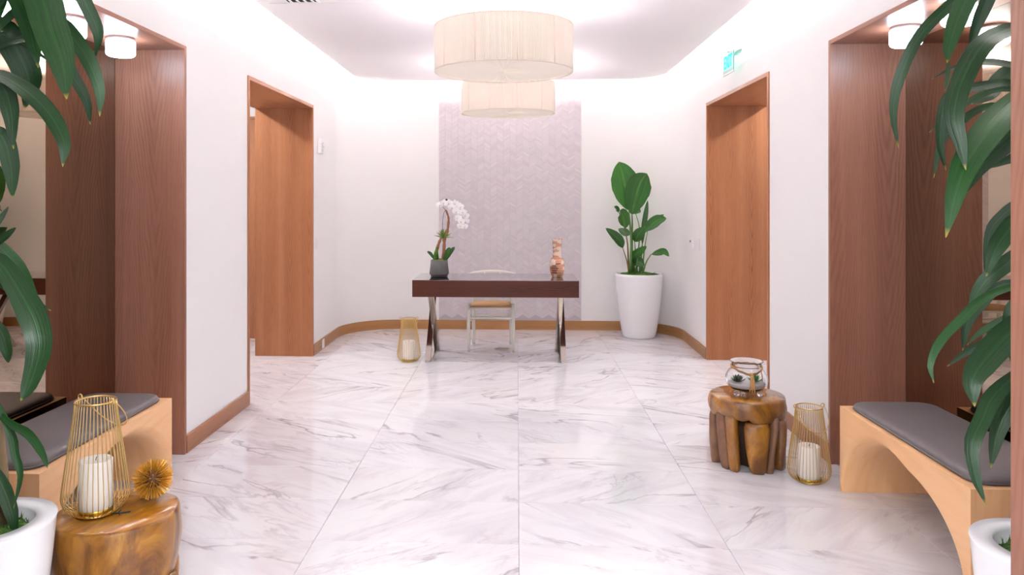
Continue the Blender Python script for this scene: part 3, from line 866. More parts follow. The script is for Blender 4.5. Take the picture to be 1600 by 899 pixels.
# ---- ceiling air slot
av = thing('air_diffuser', 'white ceiling air grille with dark slanted slots', 'vent', (-1.46, 5.02, ZC))
m = MB(); m.box(-0.115, 0.115, -0.09, -0.075, -0.006, 0); m.box(-0.115, 0.115, 0.075, 0.09, -0.006, 0); m.box(-0.115, -0.1, -0.075, 0.075, -0.006, 0); m.box(0.1, 0.115, -0.075, 0.075, -0.006, 0)
m.build('frame', M['plastic'], av)
box_obj('dark_backing', (-0.1, 0.1, -0.075, 0.075, -0.0015, -0.0005), M['black'], av)
for i in range(4):
    x = -0.075 + i*0.05
    mm = MB().box(-0.011, 0.011, -0.075, 0.075, -0.0015, 0.0015, Matrix.Translation((x, 0, -0.0045)) @ Matrix.Rotation(0.25, 4, 'Y'))
    mm.build('slat', M['plastic'], av)
structure(box_obj('trim_5', (-1.7, 1.5, 5.125, 5.132, ZC - 0.003, ZC), M['ceil']))

# ================================================================== WALL DEVICES
ex = thing('exit_sign', 'clear edge-lit exit sign with green letters above the right passage', 'sign', (XR, 6.21, 2.62))
box_obj('backplate', (-0.022, -0.001, -0.15, 0.15, 0.075, 0.098), M['plastic'], ex, bevel=0.002)
box_obj('bracket', (-0.075, -0.018, -0.02, 0.02, 0.08, 0.095), M['plastic'], ex, bevel=0.002)
pnl = box_obj('acrylic_panel', (-0.069, -0.063, -0.15, 0.15, -0.09, 0.078), M['acrylic'], ex, bevel=0.001)
box_obj('bottom_rail', (-0.074, -0.058, -0.155, 0.155, -0.102, -0.090), M['plastic'], ex, bevel=0.002)
cu = bpy.data.curves.new('exit_text', 'FONT'); cu.body = 'EXIT'; cu.size = 0.17; cu.extrude = 0.0012; cu.align_x = 'CENTER'; cu.align_y = 'CENTER'; cu.offset = 0.003
to = bpy.data.objects.new('exit_text', cu); col.objects.link(to)
dg = bpy.context.evaluated_depsgraph_get(); dg.update()
me = bpy.data.meshes.new_from_object(to.evaluated_get(dg))
bpy.data.objects.remove(to)
me.materials.clear(); me.materials.append(M['exitglow'])
lo = link('lettering', me, None, ex); lo['label'] = 'glowing green letters EXIT'
lo.location = (-0.0715, 0, -0.005); lo.rotation_euler = (math.pi/2, 0, -math.pi/2)
lo.scale = (0.66, 0.84, 1)

st = thing('alarm_strobe', 'white fire alarm strobe on the wall beyond the left passage', 'alarm', (XL, 7.40, 2.03))
box_obj('back_box', (0.0005, 0.035, -0.05, 0.05, -0.075, 0.075), M['plastic'], st, bevel=0.006, seg=2)
MB().lathe([(0.028, 0), (0.027, 0.012), (0.016, 0.024), (0.004, 0.028)], 24, M=Matrix.Translation((0.035, 0.012, 0.008)) @ Matrix.Rotation(math.pi/2, 4, 'Y')).build('lens', M['plastic'], st)
for z in (-0.035, -0.045, -0.055): box_obj('sounder_slot', (0.034, 0.0365, -0.03, 0.03, z-0.002, z+0.002), M['greyplastic'], st)

def switch_plate(loc, s, n, label, w=0.045):
    root = thing('light_switch', label, 'switch', loc)
    W_ = w*n + 0.03
    a, b = (0.0005, 0.007) if s > 0 else (-0.007, -0.0005)
    box_obj('plate', (a, b, -W_/2, W_/2, -0.06, 0.06), M['plastic'], root, bevel=0.002)
    for i in range(n):
        y = (i - (n-1)/2)*w
        a2, b2 = (0.006, 0.011) if s > 0 else (-0.011, -0.006)
        box_obj('rocker', (a2, b2, y - 0.017, y + 0.017, -0.034, 0.034), M['plastic'], root, bevel=0.0015)
switch_plate((XL, 7.36, 1.07), 1, 3, 'white triple switch plate beside the left passage')
switch_plate((XR, 7.50, 1.06), -1, 2, 'white switch plate beside the right passage')
th = thing('wall_sensor', 'white rounded wall control with dark sensor near the tall plant', 'control', (XR, 7.70, 1.06))
box_obj('body', (-0.030, -0.0005, -0.04, 0.04, -0.055, 0.055), M['plastic'], th, bevel=0.008, seg=3)
MB().lathe([(0.012, 0), (0.011, 0.004), (0.004, 0.006)], 16, M=Matrix.Translation((-0.0295, 0.018, 0.018)) @ Matrix.Rotation(-math.pi/2, 4, 'Y')).build('sensor', M['lens'], th)
ou = thing('wall_outlet', 'white outlet plate set into the curved wood baseboard', 'outlet', (XL + 0.014, 7.50, 0.055))
box_obj('plate', (0.0002, 0.006, -0.038, 0.038, -0.045, 0.045), M['plastic'], ou, bevel=0.002)
for y in (-0.016, 0.016): box_obj('socket', (0.0055, 0.0075, y-0.011, y+0.011, -0.022, 0.022), M['plastic'], ou, bevel=0.001)
fb = thing('floor_outlet', 'round brushed metal outlet cover in the marble under the desk', 'outlet', (-0.14, 7.56, 0))
MB().lathe([(0.085, 0.0005), (0.083, 0.005), (0.070, 0.006)], 40).build('cover', M['brushed'], fb)
MB().lathe([(0.058, 0.006), (0.057, 0.0085), (0.02, 0.009)], 32).build('lid', M['brushed'], fb)

# ================================================================== BENCHES
BL0, BL1 = 2.85, 3.975
def make_bench(s, label, clabel):
    L = BL1 - BL0; w = 0.46; h = 0.435
    xf = XL + 0.11 if s < 0 else XR - 0.115
    root = thing('wooden_bench', label, 'bench', (xf, (BL0 + BL1)/2, 0), group='arched benches')
    # profile in the Y-Z plane: block with one wide arch cut out of it
    n = 32
    prof = [(-L/2, h), (-L/2, 0.0), (-L/2 + 0.03, 0.0)]
    a = L/2 - 0.03; top = 0.352
    for k in range(1, n):
        q = math.pi - math.pi*k/n
        prof.append((a*math.copysign(abs(math.cos(q))**0.92, math.cos(q)), top*math.sin(q)**0.95))
    prof += [(L/2 - 0.03, 0.0), (L/2, 0.0), (L/2, h)]
    # the arch flares softly into the front face on its far side
    N = len(prof)
    def flare(i):
        y, z = prof[i]
        if i < 3 or i > N - 4 or y <= -0.1: return (0.0, 0.0)
        k = min(1.0, (y + 0.1)/0.25)
        foot = max(0.0, min(1.0, z/0.20))
        amt = 0.012 + 0.050*foot
        nn = Vector((y*0.7, z)).normalized()
        return (min(nn.x*amt*k, L/2 - 0.010 - y), min(nn.y*amt*k, 0.40 - z))
    rings_ = [(0.11*(1 - math.cos(math.pi/2*j/6)), (1 - math.sin(math.pi/2*j/6))) for j in range(7)]
    V = []; F = []
    for x, e in rings_ + [(w, 0.0)]:
        for i, (y, z) in enumerate(prof):
            dy, dz = flare(i)
            V.append((s*x, y + dy*e, z + dz*e))
    NR = len(rings_) + 1
    lastb = (NR - 1)*N
    for j in range(NR - 1):
        for i in range(N - 1):
            F.append((j*N+i, (j+1)*N+i, (j+1)*N+i+1, j*N+i+1))
    V2 = len(V)
    for base in (0, lastb):
        for i in range(3, N - 3): V.append((V[base][0], V[base+i][1], h))
    m_ = N - 6
    def T(side, i): return V2 + side*m_ + (i - 3)
    for side, b in ((0, 0), (1, lastb)):
        F.append((b+0, b+1, b+2, b+3, T(side, 3)))
        for i in range(3, N - 4): F.append((b+i, b+i+1, T(side, i+1), T(side, i)))
        F.append((b+N-4, b+N-3, b+N-2, b+N-1, T(side, N-4)))
    # top skin as one polygon, end skins close over the ring vertices
    F.append(tuple([j*N for j in range(NR)] + [T(1, i) for i in range(3, N-3)] + [j*N + N-1 for j in range(NR-1, -1, -1)] + [T(0, i) for i in range(N-4, 2, -1)]))
    mb = MB().add(V, F)
    me = mb.mesh('body')
    bm = bmesh.new(); bm.from_mesh(me)
    bmesh.ops.recalc_face_normals(bm, faces=bm.faces)
    es = [e for e in bm.edges if len(e.link_faces) == 2 and e.calc_face_angle(0) > math.radians(48)]
    bmesh.ops.bevel(bm, geom=es, offset=0.006, offset_type='OFFSET', segments=3, profile=0.5, affect='EDGES', clamp_overlap=True)
    lay = bm.loops.layers.uv.new('UVMap')
    bm.normal_update()
    for f in bm.faces:
        ax = max(range(3), key=lambda i: abs(f.normal[i]))
        for l in f.loops:
            p = l.vert.co
            l[lay].uv = (p.z, p.y) if ax == 0 else ((p.x, p.z) if ax == 1 else (p.x, p.y))
        f.smooth = True
    bm.to_mesh(me); bm.free()
    bo = link('body', me, M['maple'], root)
    wn_ = bo.modifiers.new('weighted_normals', 'WEIGHTED_NORMAL'); wn_.keep_sharp = True
    # cushion: separate thing lying on the bench
    x0, x1 = (0.03, w - 0.02)
    xa, xb = sorted((s*x0, s*x1))
    c = MB()
    K = 20; J = 8
    rad = 0.075
    hx, hy = (xb-xa)/2, L/2 - 0.03
    outl = []
    for cx_, cy_, a0 in ((1, 1, 0), (-1, 1, 90), (-1, -1, 180), (1, -1, 270)):
        for k in range(7):
            q = math.radians(a0 + 15*k)
            outl.append((cx_*(hx-rad) + rad*math.cos(q), cy_*(hy-rad) + rad*math.sin(q)))
    rings = [(0.0, 0.985), (0.004, 1.0), (0.014, 1.0), (0.022, 0.993), (0.029, 0.975), (0.034, 0.93), (0.037, 0.8), (0.0385, 0.5), (0.039, 0.12)]
    V = []; F = []
    n_ = len(outl)
    for z, k in rings:
        for x, y in outl:
            dx = (1-k)*hx
            V.append((x - math.copysign(min(abs(x), dx), x), y - math.copysign(min(abs(y), dx), y), z))
    for i in range(len(rings)-1):
        for k in range(n_): F.append((i*n_+k, i*n_+(k+1)%n_, (i+1)*n_+(k+1)%n_, (i+1)*n_+k))
    F.append(tuple(range(n_-1, -1, -1))); F.append(tuple((len(rings)-1)*n_+k for k in range(n_)))
    cu_ = MB().add(V, F, True).build('bench_cushion', M['vinyl'])
    cu_.location = (xf + (xa+xb)/2, (BL0+BL1)/2, h + 0.0005)
    tag(cu_, clabel, 'cushion', 'bench cushions')
    pip = MB().tube([(x*1.002, y*1.002, 0.009) for x, y in outl], 0.0035, 6, closed=True).build('piping', M['vinyl'], cu_)
make_bench(-1, 'pale wooden bench with arched underside in the left niche', 'flat grey cushion on the bench in the left niche')
make_bench(1, 'pale wooden bench with arched underside in the right niche', 'flat grey cushion on the bench in the right niche')

# ================================================================== DESK
DZ = 0.76
dk = thing('writing_desk', 'dark wood writing desk with crossed polished metal legs', 'desk', (-0.20, 6.90, 0))
hw = 0.763
box_obj('desk_front', (-hw, hw, 0.0, 0.02, DZ - 0.155, DZ - 0.004), M['espresso'], dk, uv='x', bevel=0.0015)
box_obj('side_panel', (-hw, -hw + 0.02, 0.02, 0.66, DZ - 0.155, DZ - 0.004), M['espresso'], dk, uv='y', bevel=0.001)
box_obj('side_panel', (hw - 0.02, hw, 0.02, 0.66, DZ - 0.155, DZ - 0.004), M['espresso'], dk, uv='y', bevel=0.001)
box_obj('underside', (-hw + 0.02, hw - 0.02, 0.02, 0.66, DZ - 0.155, DZ - 0.14), M['espresso'], dk, uv='x')
for i in range(3):
    w3 = (2*hw - 0.04)/3
    dr = box_obj('drawer', (-hw + 0.02 + i*w3 + 0.002, -hw + 0.02 + (i+1)*w3 - 0.002, 0.64, 0.662, DZ - 0.138, DZ - 0.006), M['espresso'], dk, uv='x', bevel=0.001)
    MB().tube([(-hw + 0.02 + (i+0.5)*w3, 0.66, DZ - 0.07), (-hw + 0.02 + (i+0.5)*w3, 0.68, DZ - 0.07)], 0.01, 12).build('knob', M['chrome'], dr)
box_obj('desk_top', (-hw - 0.001, hw + 0.001, -0.001, 0.665, DZ - 0.004, DZ), M['lacquer'], dk, bevel=0.001)
def xleg(x, s):
    root = link('crossed_leg', None, None, dk); root.location = (x, 0, 0)
    root.empty_display_size = 0.05
    zt = DZ - 0.155
    def bar(y0, y1, xo, nm):
        w = 0.055; t = 0.052
        # parallelogram bar in the Y-Z plane
        V = []
        for xx in (xo, xo + t):
            V += [(xx, y0, 0), (xx, y0 + w, 0), (xx, y1 + w, zt), (xx, y1, zt)]
        F = [(0,3,2,1),(4,5,6,7),(0,1,5,4),(1,2,6,5),(2,3,7,6),(3,0,4,7)]
        MB().add(V, F).build(nm, M['chrome'], root, bevel=0.0015, seg=1)
    bar(0.035, 0.575, -0.026, 'leg_bar')
    bar(0.575, 0.035, -0.026 + s*0.030, 'leg_bar')
    box_obj('foot_rail', (-0.026, 0.026, 0.04, 0.625, 0.0, 0.012), M['chrome'], root, bevel=0.0015)
xleg(-0.625, 1)
xleg(0.628, -1)

# ================================================================== CHAIR
ch = thing('desk_chair', 'cream wooden chair with woven cord seat tucked behind the desk', 'chair', (-0.258, 7.43, 0))
FWX, BWX = 0.222, 0.192
for s in (-1, 1):
    MB().tube([(s*FWX, 0, 0), (s*FWX, 0, 0.2), (s*(FWX-0.004), 0.0, 0.40), (s*(FWX-0.006), 0.0, 0.475)], [0.0125, 0.017, 0.019, 0.018], 14).build('front_leg', M['chair'], ch)
    MB().tube(smooth_path([(s*BWX, 0.40, 0), (s*BWX, 0.375, 0.22), (s*BWX, 0.36, 0.44), (s*(BWX+0.01), 0.33, 0.58), (s*(BWX+0.045), 0.24, 0.695)], 14), [0.0125+0.006*math.sin(math.pi*min(1, k/14+0.2)) for k in range(15)], 12).build('rear_leg', M['chair'], ch)
    MB().tube([(s*(FWX-0.004), 0.0, 0.30), (s*BWX, 0.37, 0.27)], 0.010, 10).build('side_stretcher', M['chair'], ch)
    MB().tube([(s*(FWX-0.006), 0.0, 0.435), (s*BWX, 0.36, 0.425)], 0.013, 10).build('seat_rail', M['chair'], ch)
MB().tube([(-FWX, 0, 0.335), (FWX, 0, 0.335)], 0.0125, 10).build('front_stretcher', M['chair'], ch)
MB().tube([(-BWX, 0.375, 0.305), (BWX, 0.375, 0.305)], 0.011, 10).build('rear_stretcher', M['chair'], ch)
MB().tube([(-FWX, 0, 0.43), (FWX, 0, 0.43)], 0.014, 10).build('front_rail', M['chair'], ch)
MB().tube([(-BWX, 0.36, 0.425), (BWX, 0.36, 0.425)], 0.013, 10).build('rear_rail', M['chair'], ch)
V = []; F = []
nx, ny = 14, 12
for j in range(ny+1):
    for i in range(nx+1):
        u, v = i/nx*2-1, j/ny
        w_ = (FWX*(1-v) + BWX*v) - 0.012
        sag = 0.018*(1-u*u)*(1-(2*v-1)**2) - 0.010*abs(abs(u) - abs(2*v-1))*0.4
        V.append((u*w_, -0.012 + v*0.385, 0.452 - sag))
for j in range(ny):
    for i in range(nx):
        F.append((j*(nx+1)+i, j*(nx+1)+i+1, (j+1)*(nx+1)+i+1, (j+1)*(nx+1)+i))
b0 = len(V)
V += [(x, y, z - 0.028) for x, y, z in V]
for f in list(F): F.append(tuple(b0 + q for q in reversed(f)))
rim = [i for i in range(nx+1)] + [(j)*(nx+1)+nx for j in range(1, ny+1)] + [ny*(nx+1)+i for i in range(nx-1, -1, -1)] + [j*(nx+1) for j in range(ny-1, 0, -1)]
for a, b in zip(rim, rim[1:] + rim[:1]): F.append((b, a, b0+a, b0+b))
MB().add(V, F, True).build('cord_seat', M['cord'], ch)
arc = [(0.285*math.sin(q)*1.0, 0.212 + 0.225*math.cos(q)*1.0, 0.705 + 0.045*max(0, math.cos(q))) for q in [math.radians(-98 + 196*k/26) for k in range(27)]]
MB().tube(arc, [0.010 + 0.005*math.sin(math.pi*k/26) for k in range(27)], 12, flat=1.2).build('top_rail', M['chair'], ch)
sp = MB()
sp.tube([(0, 0.365, 0.43), (0, 0.395, 0.58)], [0.016, 0.014], 8, flat=0.6)
sp.tube([(0, 0.394, 0.57), (-0.05, 0.41, 0.66), (-0.085, 0.415, 0.745)], 0.010, 8)
sp.tube([(0, 0.394, 0.57), (0.05, 0.41, 0.66), (0.085, 0.415, 0.745)], 0.010, 8)
sp.build('back_splat', M['chair'], ch)

# ================================================================== LANTERNS
def make_lantern():
    root = thing('wire_lantern', 'gold wire lantern', 'lantern', (0, 0, 0), group='gold wire lanterns')
    prof = [(0.066, 0.006), (0.082, 0.012), (0.100, 0.030), (0.109, 0.058), (0.108, 0.085), (0.100, 0.145), (0.088, 0.230), (0.075, 0.320), (0.0665, 0.395)]
    pr = smooth_path([(r, 0, z) for r, z in prof], 26)
    wm = MB().tube(pr, 0.0017, 5).mesh('wire'); wm.materials.append(M['gold'])
    N = 40
    for k in range(N):
        o = link('wire', wm, None, root); o.rotation_euler = (0, 0, 2*math.pi*k/N)
    ring = lambda r, z, rr: MB().tube([(r*math.cos(2*math.pi*k/48), r*math.sin(2*math.pi*k/48), z) for k in range(48)], rr, 6, closed=True)
    ring(0.0665, 0.395, 0.0032).build('top_ring', M['gold'], root)
    ring(0.066, 0.0045, 0.0035).build('base_ring', M['gold'], root)
    MB().lathe([(0.066, 0.001), (0.067, 0.004), (0.067, 0.008), (0.050, 0.008)], 40).build('base_plate', M['goldplate'], root)
    MB().lathe([(0.058, 0.008), (0.061, 0.022), (0.059, 0.022), (0.057, 0.010)], 32).build('candle_cup', M['goldplate'], root)
    for s in (-1, 1):
        q = [(s*0.0665 + s*0.010 + 0.010*math.cos(a), 0, 0.400 + 0.010*math.sin(a)) for a in [2*math.pi*k/14 for k in range(14)]]
        MB().tube(q, 0.0022, 6, closed=True).build('loop', M['gold'], root)
    return root
def add_handle(root, ang, front):
    # bail handle folded down: an arc from loop to loop
    pts = []
    for k in range(25):
        q = math.pi*k/24
        x = 0.0785*math.cos(q); d = 0.118*math.sin(q)
        r_out = 0.118*math.sin(q)
        pts.append((x*(1 + 0.22*math.sin(q)), front*(0.004 + 0.095*math.sin(q)**0.8), 0.400 - d*1.0))
    MB().tube(pts, 0.0020, 6).build('handle', M['gold'], root)
def make_candle(loc, label, h=0.178, r=0.0555):
    root = thing('pillar_candle', label, 'candle', loc, group='pillar candles')
    MB().lathe([(r-0.002, 0), (r, 0.003), (r, h-0.004), (r-0.003, h), (r-0.010, h-0.003), (0.006, h-0.006)], 36).build('wax', M['candle'], root)
    MB().tube([(0, 0, h-0.008), (0.001, 0, h+0.002), (0.003, 0.001, h+0.008)], 0.0012, 6).build('wick', M['wick'], root)
lan = make_lantern()
spots = [((1.556, 4.10, 0.0), 0.15, 'gold wire lantern standing on the floor beside the right bench', 'cream pillar candle in the lantern beside the right bench', -1),
         ((-1.492, 2.615, 0.392), -0.35, 'gold wire lantern standing on the left tree stump table', 'cream pillar candle in the lantern on the left stump', 1),
         ((-1.005, 6.985, 0.0), 0.1, 'gold wire lantern standing on the floor beside the desk', 'cream pillar candle in the lantern beside the desk', 1)]
for i, (loc, rz, lab, clab, fr) in enumerate(spots):
    o = lan if i == 0 else copy_tree(lan)
    o.location = loc; o.rotation_euler = (0, 0, rz); o['label'] = lab
for i, (loc, rz, lab, clab, fr) in enumerate(spots):
    o = [q for q in col.objects if q.get('label') == lab][0]
    add_handle(o, rz, fr)
    make_candle((loc[0], loc[1], loc[2] + 0.0105), clab)

# ================================================================== STUMP TABLES
def make_stump(loc, seed, label, rz, eb, front=()):
    rr = random.Random(seed)
    root = thing('stump_table', label, 'side table', loc, rz, group='tree stump tables')
    H = 0.39; RT = 0.208
    n = 96
    pa = [rr.uniform(0, 6.28) for _ in range(6)]
    def rad(a): return RT*(1 + 0.014*math.sin(2*a+pa[0]) + 0.010*math.sin(3*a+pa[1]) + 0.008*math.sin(7*a+pa[2]))
    # scalloped lower edge of the solid top
    lobes = 7
    def edge(a):
        s_ = abs(math.sin(lobes*a/2 + pa[3]))
        return eb + 0.030*(1 - s_)**1.5 + 0.014*math.sin(2*a+pa[4]) + 0.010*math.sin(5*a+pa[5])
    V = []; F = []
    rows = 10
    for i in range(rows+1):
        u = i/rows
        for k in range(n):
            a = 2*math.pi*k/n
            z = edge(a)*(1-u) + (H-0.012)*u
            bulge = 0.010*math.sin(math.pi*u) + 0.004*math.sin(9*a+7*u+pa[1])*math.sin(math.pi*u)
            r = rad(a) - 0.012*(1-u)**3 + bulge*0.6
            V.append((r*math.cos(a), r*math.sin(a), z))
    for z, dr in ((H-0.004, 0.003), (H-0.0005, 0.010)):
        for k in range(n):
            a = 2*math.pi*k/n; r = rad(a) - dr
            V.append((r*math.cos(a), r*math.sin(a), z))
    R_ = rows + 2
    for i in range(R_):
        for k in range(n): F.append((i*n+k, i*n+(k+1)%n, (i+1)*n+(k+1)%n, (i+1)*n+k))
    # recessed underside
    b = len(V)
    for k in range(n):
        a = 2*math.pi*k/n; r = 0.13
        V.append((r*math.cos(a), r*math.sin(a), eb + 0.03))
    for k in range(n): F.append((b+(k+1)%n, b+k, 0+k, (k+1)%n)[::-1])
    F.append(tuple(b+k for k in range(n-1, -1, -1)))
    MB().add(V, F, True).build('trunk', M['teak'], root)
    tp = MB().lathe([(RT*0.97, H-0.004), (RT*0.955, H-0.0003), (0.1, H)], 96, rf=lambda r, z, a: r*rad(a)/RT)
    tp.build('polished_top', M['teaktop'], root)
    MB().lathe([(0.085, 0.002), (0.09, 0.06), (0.10, 0.14), (0.115, eb + 0.04)], 40, rf=lambda r, z, a: r*(1+0.10*math.sin(5*a+z*20)+0.05*math.sin(9*a))).build('root_core', M['rootdark'], root)
    # individual roots round the base
    # explicit roots first (start, end, lean, foot width, waist), the rest fill the circle
    plan = [(math.radians(p[0]), math.radians(p[1]), p[2], p[3], p[4]) for p in front]
    a = plan[-1][1] + 0.08 if plan else rr.uniform(0, 0.4)
    end = plan[0][0] + 2*math.pi if plan else a + 2*math.pi
    while a < end - 0.22:
        wid = min(rr.choice((0.34, 0.46, 0.62, 0.74)), end - a - 0.03)
        plan.append((a, a + wid, rr.uniform(-0.12, 0.12), rr.uniform(0.6, 0.9), rr.uniform(-0.25, 0)))
        a += wid + rr.uniform(0.03, 0.14)
    for ri, (ra, rb, lean, taper, waist) in enumerate(plan):
        wid = rb - ra
        ca = (ra + rb)/2
        zt = edge(ca) + 0.014
        zb = 0.0
        V = []; F = []
        m_, q_ = 11, 16
        depth = rr.uniform(0.036, 0.050); out = rr.uniform(-0.010, 0.008)
        for i in range(m_):
            u = i/(m_-1)
            z = zb + (zt-zb)*u
            hwid = wid/2*(taper + (1-taper)*u**0.7)*(1 + waist*math.sin(math.pi*u*0.9))*0.93
            round_ = 1 if 0.06 < u < 0.95 else 0.86
            for k in range(q_):
                t_ = 2*math.pi*k/q_
                ct, st_ = math.cos(t_), math.sin(t_)
                cx_ = math.copysign(abs(ct)**0.55, ct); sx_ = math.copysign(abs(st_)**0.7, st_)
                r = RT - 0.036 + out + depth*sx_*round_ + 0.004*math.sin(5*u+k)
                aa = ca + lean*(1-u) + hwid*cx_*round_
                V.append((r*math.cos(aa), r*math.sin(aa), z))
        for i in range(m_-1):
            for k in range(q_): F.append((i*q_+k, i*q_+(k+1)%q_, (i+1)*q_+(k+1)%q_, (i+1)*q_+k))
        F.append(tuple(range(q_-1, -1, -1))); F.append(tuple((m_-1)*q_+k for k in range(q_)))
        mb_ = MB().add(V, F, True)
        me = mb_.mesh('root')
        bm = bmesh.new(); bm.from_mesh(me); bmesh.ops.recalc_face_normals(bm, faces=bm.faces); bm.to_mesh(me); bm.free()
        link('root', me, M['rootgrey'] if front and ri in (0, 1, 4, 7, 9) else M['teak'], root)
    return root
make_stump((1.311, 4.375, 0), 11, 'polished tree stump table beside the right bench, carrying the glass bowl', math.radians(-106.7), 0.272, [(-92, -66, 0.05, 0.8, -0.1), (-63, -37, 0.22, 0.75, -0.05), (-41, -12, 0.12, 0.62, -0.25), (-7, 41, 0.02, 0.50, 0.12), (43, 58, -0.22, 0.95, -0.2), (58, 90, 0.0, 0.85, -0.1)])
make_stump((-1.43, 2.64, 0), 5, 'polished tree stump table beside the left bench, carrying a lantern', 1.2, 0.155)

# ---- gilded sea urchin ball
ur = thing('spiky_ornament', 'gilded spiky ball ornament on the left tree stump', 'ornament', (-1.345, 2.735, 0.467))
MB().sphere((0, 0, 0), 0.034, 20, 12).build('core', M['core'], ur)
m = MB()
NS = 250
for i in range(NS):
    z = 1 - 2*(i+0.5)/NS; a = i*2.399963
    d = Vector((math.sqrt(1-z*z)*math.cos(a), math.sqrt(1-z*z)*math.sin(a), z))
    d = (d + Vector((R.uniform(-.05,.05), R.uniform(-.05,.05), R.uniform(-.05,.05)))).normalized()
    L_ = R.uniform(0.068, 0.0755)
    m.tube([d*0.032, d*L_*0.7, d*L_], [0.0009, 0.0024, 0.0017], 5, smooth=False)
so = m.build('spikes', M['spike'], ur); so['kind'] = 'stuff'
tw = thing('dark_twig', 'short dark forked twig lying on the left stump by the spiky ball', 'twig', (-1.395, 2.60, 0.3935))
MB().tube([(-0.025, -0.005, 0.003), (0.0, 0.0, 0.003), (0.03, 0.012, 0.004)], 0.0028, 6).build('stem', M['wick'], tw)
MB().tube([(0.0, 0.0, 0.003), (0.008, -0.018, 0.004)], 0.0022, 6).build('fork', M['wick'], tw)
MB().tube([(-0.008, 0.0, 0.003), (-0.004, 0.014, 0.009)], 0.0022, 6).build('fork', M['wick'], tw)

# ================================================================== GLASS TERRARIUM
def lerp_leaf(mb, base, d, L_, w, up, thick=0.35, n=6):
    """fat pointed succulent leaf"""
    d = Vector(d).normalized(); up = Vector(up)
    side = d.cross(up).normalized(); nrm = side.cross(d).normalized()
    V = []; F = []
    q = 6
    for i in range(n+1):
        u = i/n
        ww = w*max(0.02, math.sin(math.pi*(0.18+0.82*u)**1.1))
        c = Vector(base) + d*L_*u + nrm*L_*0.22*u*u
        for k in range(q):
            a = 2*math.pi*k/q
            V.append(c + side*math.cos(a)*ww/2 + nrm*math.sin(a)*ww/2*thick)
    for i in range(n):
        for k in range(q): F.append((i*q+k, i*q+(k+1)%q, (i+1)*q+(k+1)%q, (i+1)*q+k))
    F.append(tuple(range(q-1,-1,-1))); F.append(tuple(n*q+k for k in range(q)))
    mb.add(V, F, True)
bx_, by_, bz_ = 1.300, 4.345, 0.3905
gb = thing('glass_bowl', 'clear glass bowl on ball feet, tied with raffia', 'bowl', (bx_, by_, bz_))
po = [(0.0, 0.026), (0.04, 0.027), (0.075, 0.034), (0.100, 0.052), (0.115, 0.080), (0.113, 0.110), (0.098, 0.140), (0.082, 0.160), (0.078, 0.170), (0.084, 0.186), (0.092, 0.194)]
ps = smooth_path([(r, 0, z) for r, z in po], 34)
prof = [(max(p.x, 0.001), p.z) for p in ps]
inn = [(max(r - 0.0035, 0.001), z + (0.004 if z < 0.05 else 0.0)) for r, z in prof]
MB().lathe(prof + [(0.0905, 0.1955)] + inn[::-1], 56, True, True).build('glass', M['glass'], gb)
for k in range(3):
    a = 2*math.pi*k/3 - 0.55
    MB().sphere((0.075*math.cos(a), 0.075*math.sin(a), 0.0172), 0.0168, 16, 10).build('ball_foot', M['glass'], gb)
rp = MB()
for j in range(2):
    rp.tube([((0.0835+0.002*j)*math.cos(2*math.pi*k/40), (0.0835+0.002*j)*math.sin(2*math.pi*k/40), 0.160 - 0.028*max(0, -math.sin(2*math.pi*k/40))**2 + 0.007*j + 0.002*math.sin(k*1.7)) for k in range(40)], 0.0035, 6, closed=True)
rp.build('raffia_band', M['rope'], gb)
MB().sphere((0.0, -0.094, 0.136), 0.012, 12, 8, (1.2, 0.7, 0.9)).build('raffia_knot', M['rope'], gb)
for j, dx in enumerate((-0.009, 0.0, 0.008)):
    MB().tube([(dx*0.5, -0.096, 0.136), (dx*0.9, -0.114, 0.105), (dx*1.2, -0.1185, 0.075), (dx*1.6, -0.108, 0.045 - 0.004*j)], 0.0042, 6).build('raffia_tail', M['rope'], gb)
sd = MB().lathe([(0.002, 0.0335), (0.06, 0.036), (0.088, 0.050), (0.1035, 0.070), (0.09, 0.0735), (0.03, 0.076)], 40).build('terrarium_sand', M['sand'])
sd.location = (bx_, by_, bz_); tag(sd, 'pale sand filling the bottom of the glass bowl', 'sand')
def succulent(loc, mat, label, rows, L0, seed):
    rr = random.Random(seed)
    root = thing('succulent', label, 'succulent', loc, 0, group='succulents in the glass bowl')
    for j in range(rows):
        nl = 8 - j
        for k in range(nl):
            a = 2*math.pi*(k + 0.5*j)/nl
            el = 0.25 + 0.35*j
            d = (math.cos(a)*math.cos(el), math.sin(a)*math.cos(el), math.sin(el))
            mb = MB(); lerp_leaf(mb, (0.004*math.cos(a), 0.004*math.sin(a), 0.004+0.004*j), d, L0*(1-0.14*j), 0.015, (0, 0, 1))
            mb.build('leaf', mat, root)
succulent((bx_ - 0.052, by_ - 0.015, bz_ + 0.0745), M['succ_dark'], 'dark rosette succulent in the glass bowl, left of the raffia', 3, 0.048, 1)
succulent((bx_ + 0.045, by_ - 0.010, bz_ + 0.0745), M['succ_green'], 'bright green succulent in the glass bowl, right of the raffia', 4, 0.052, 2)

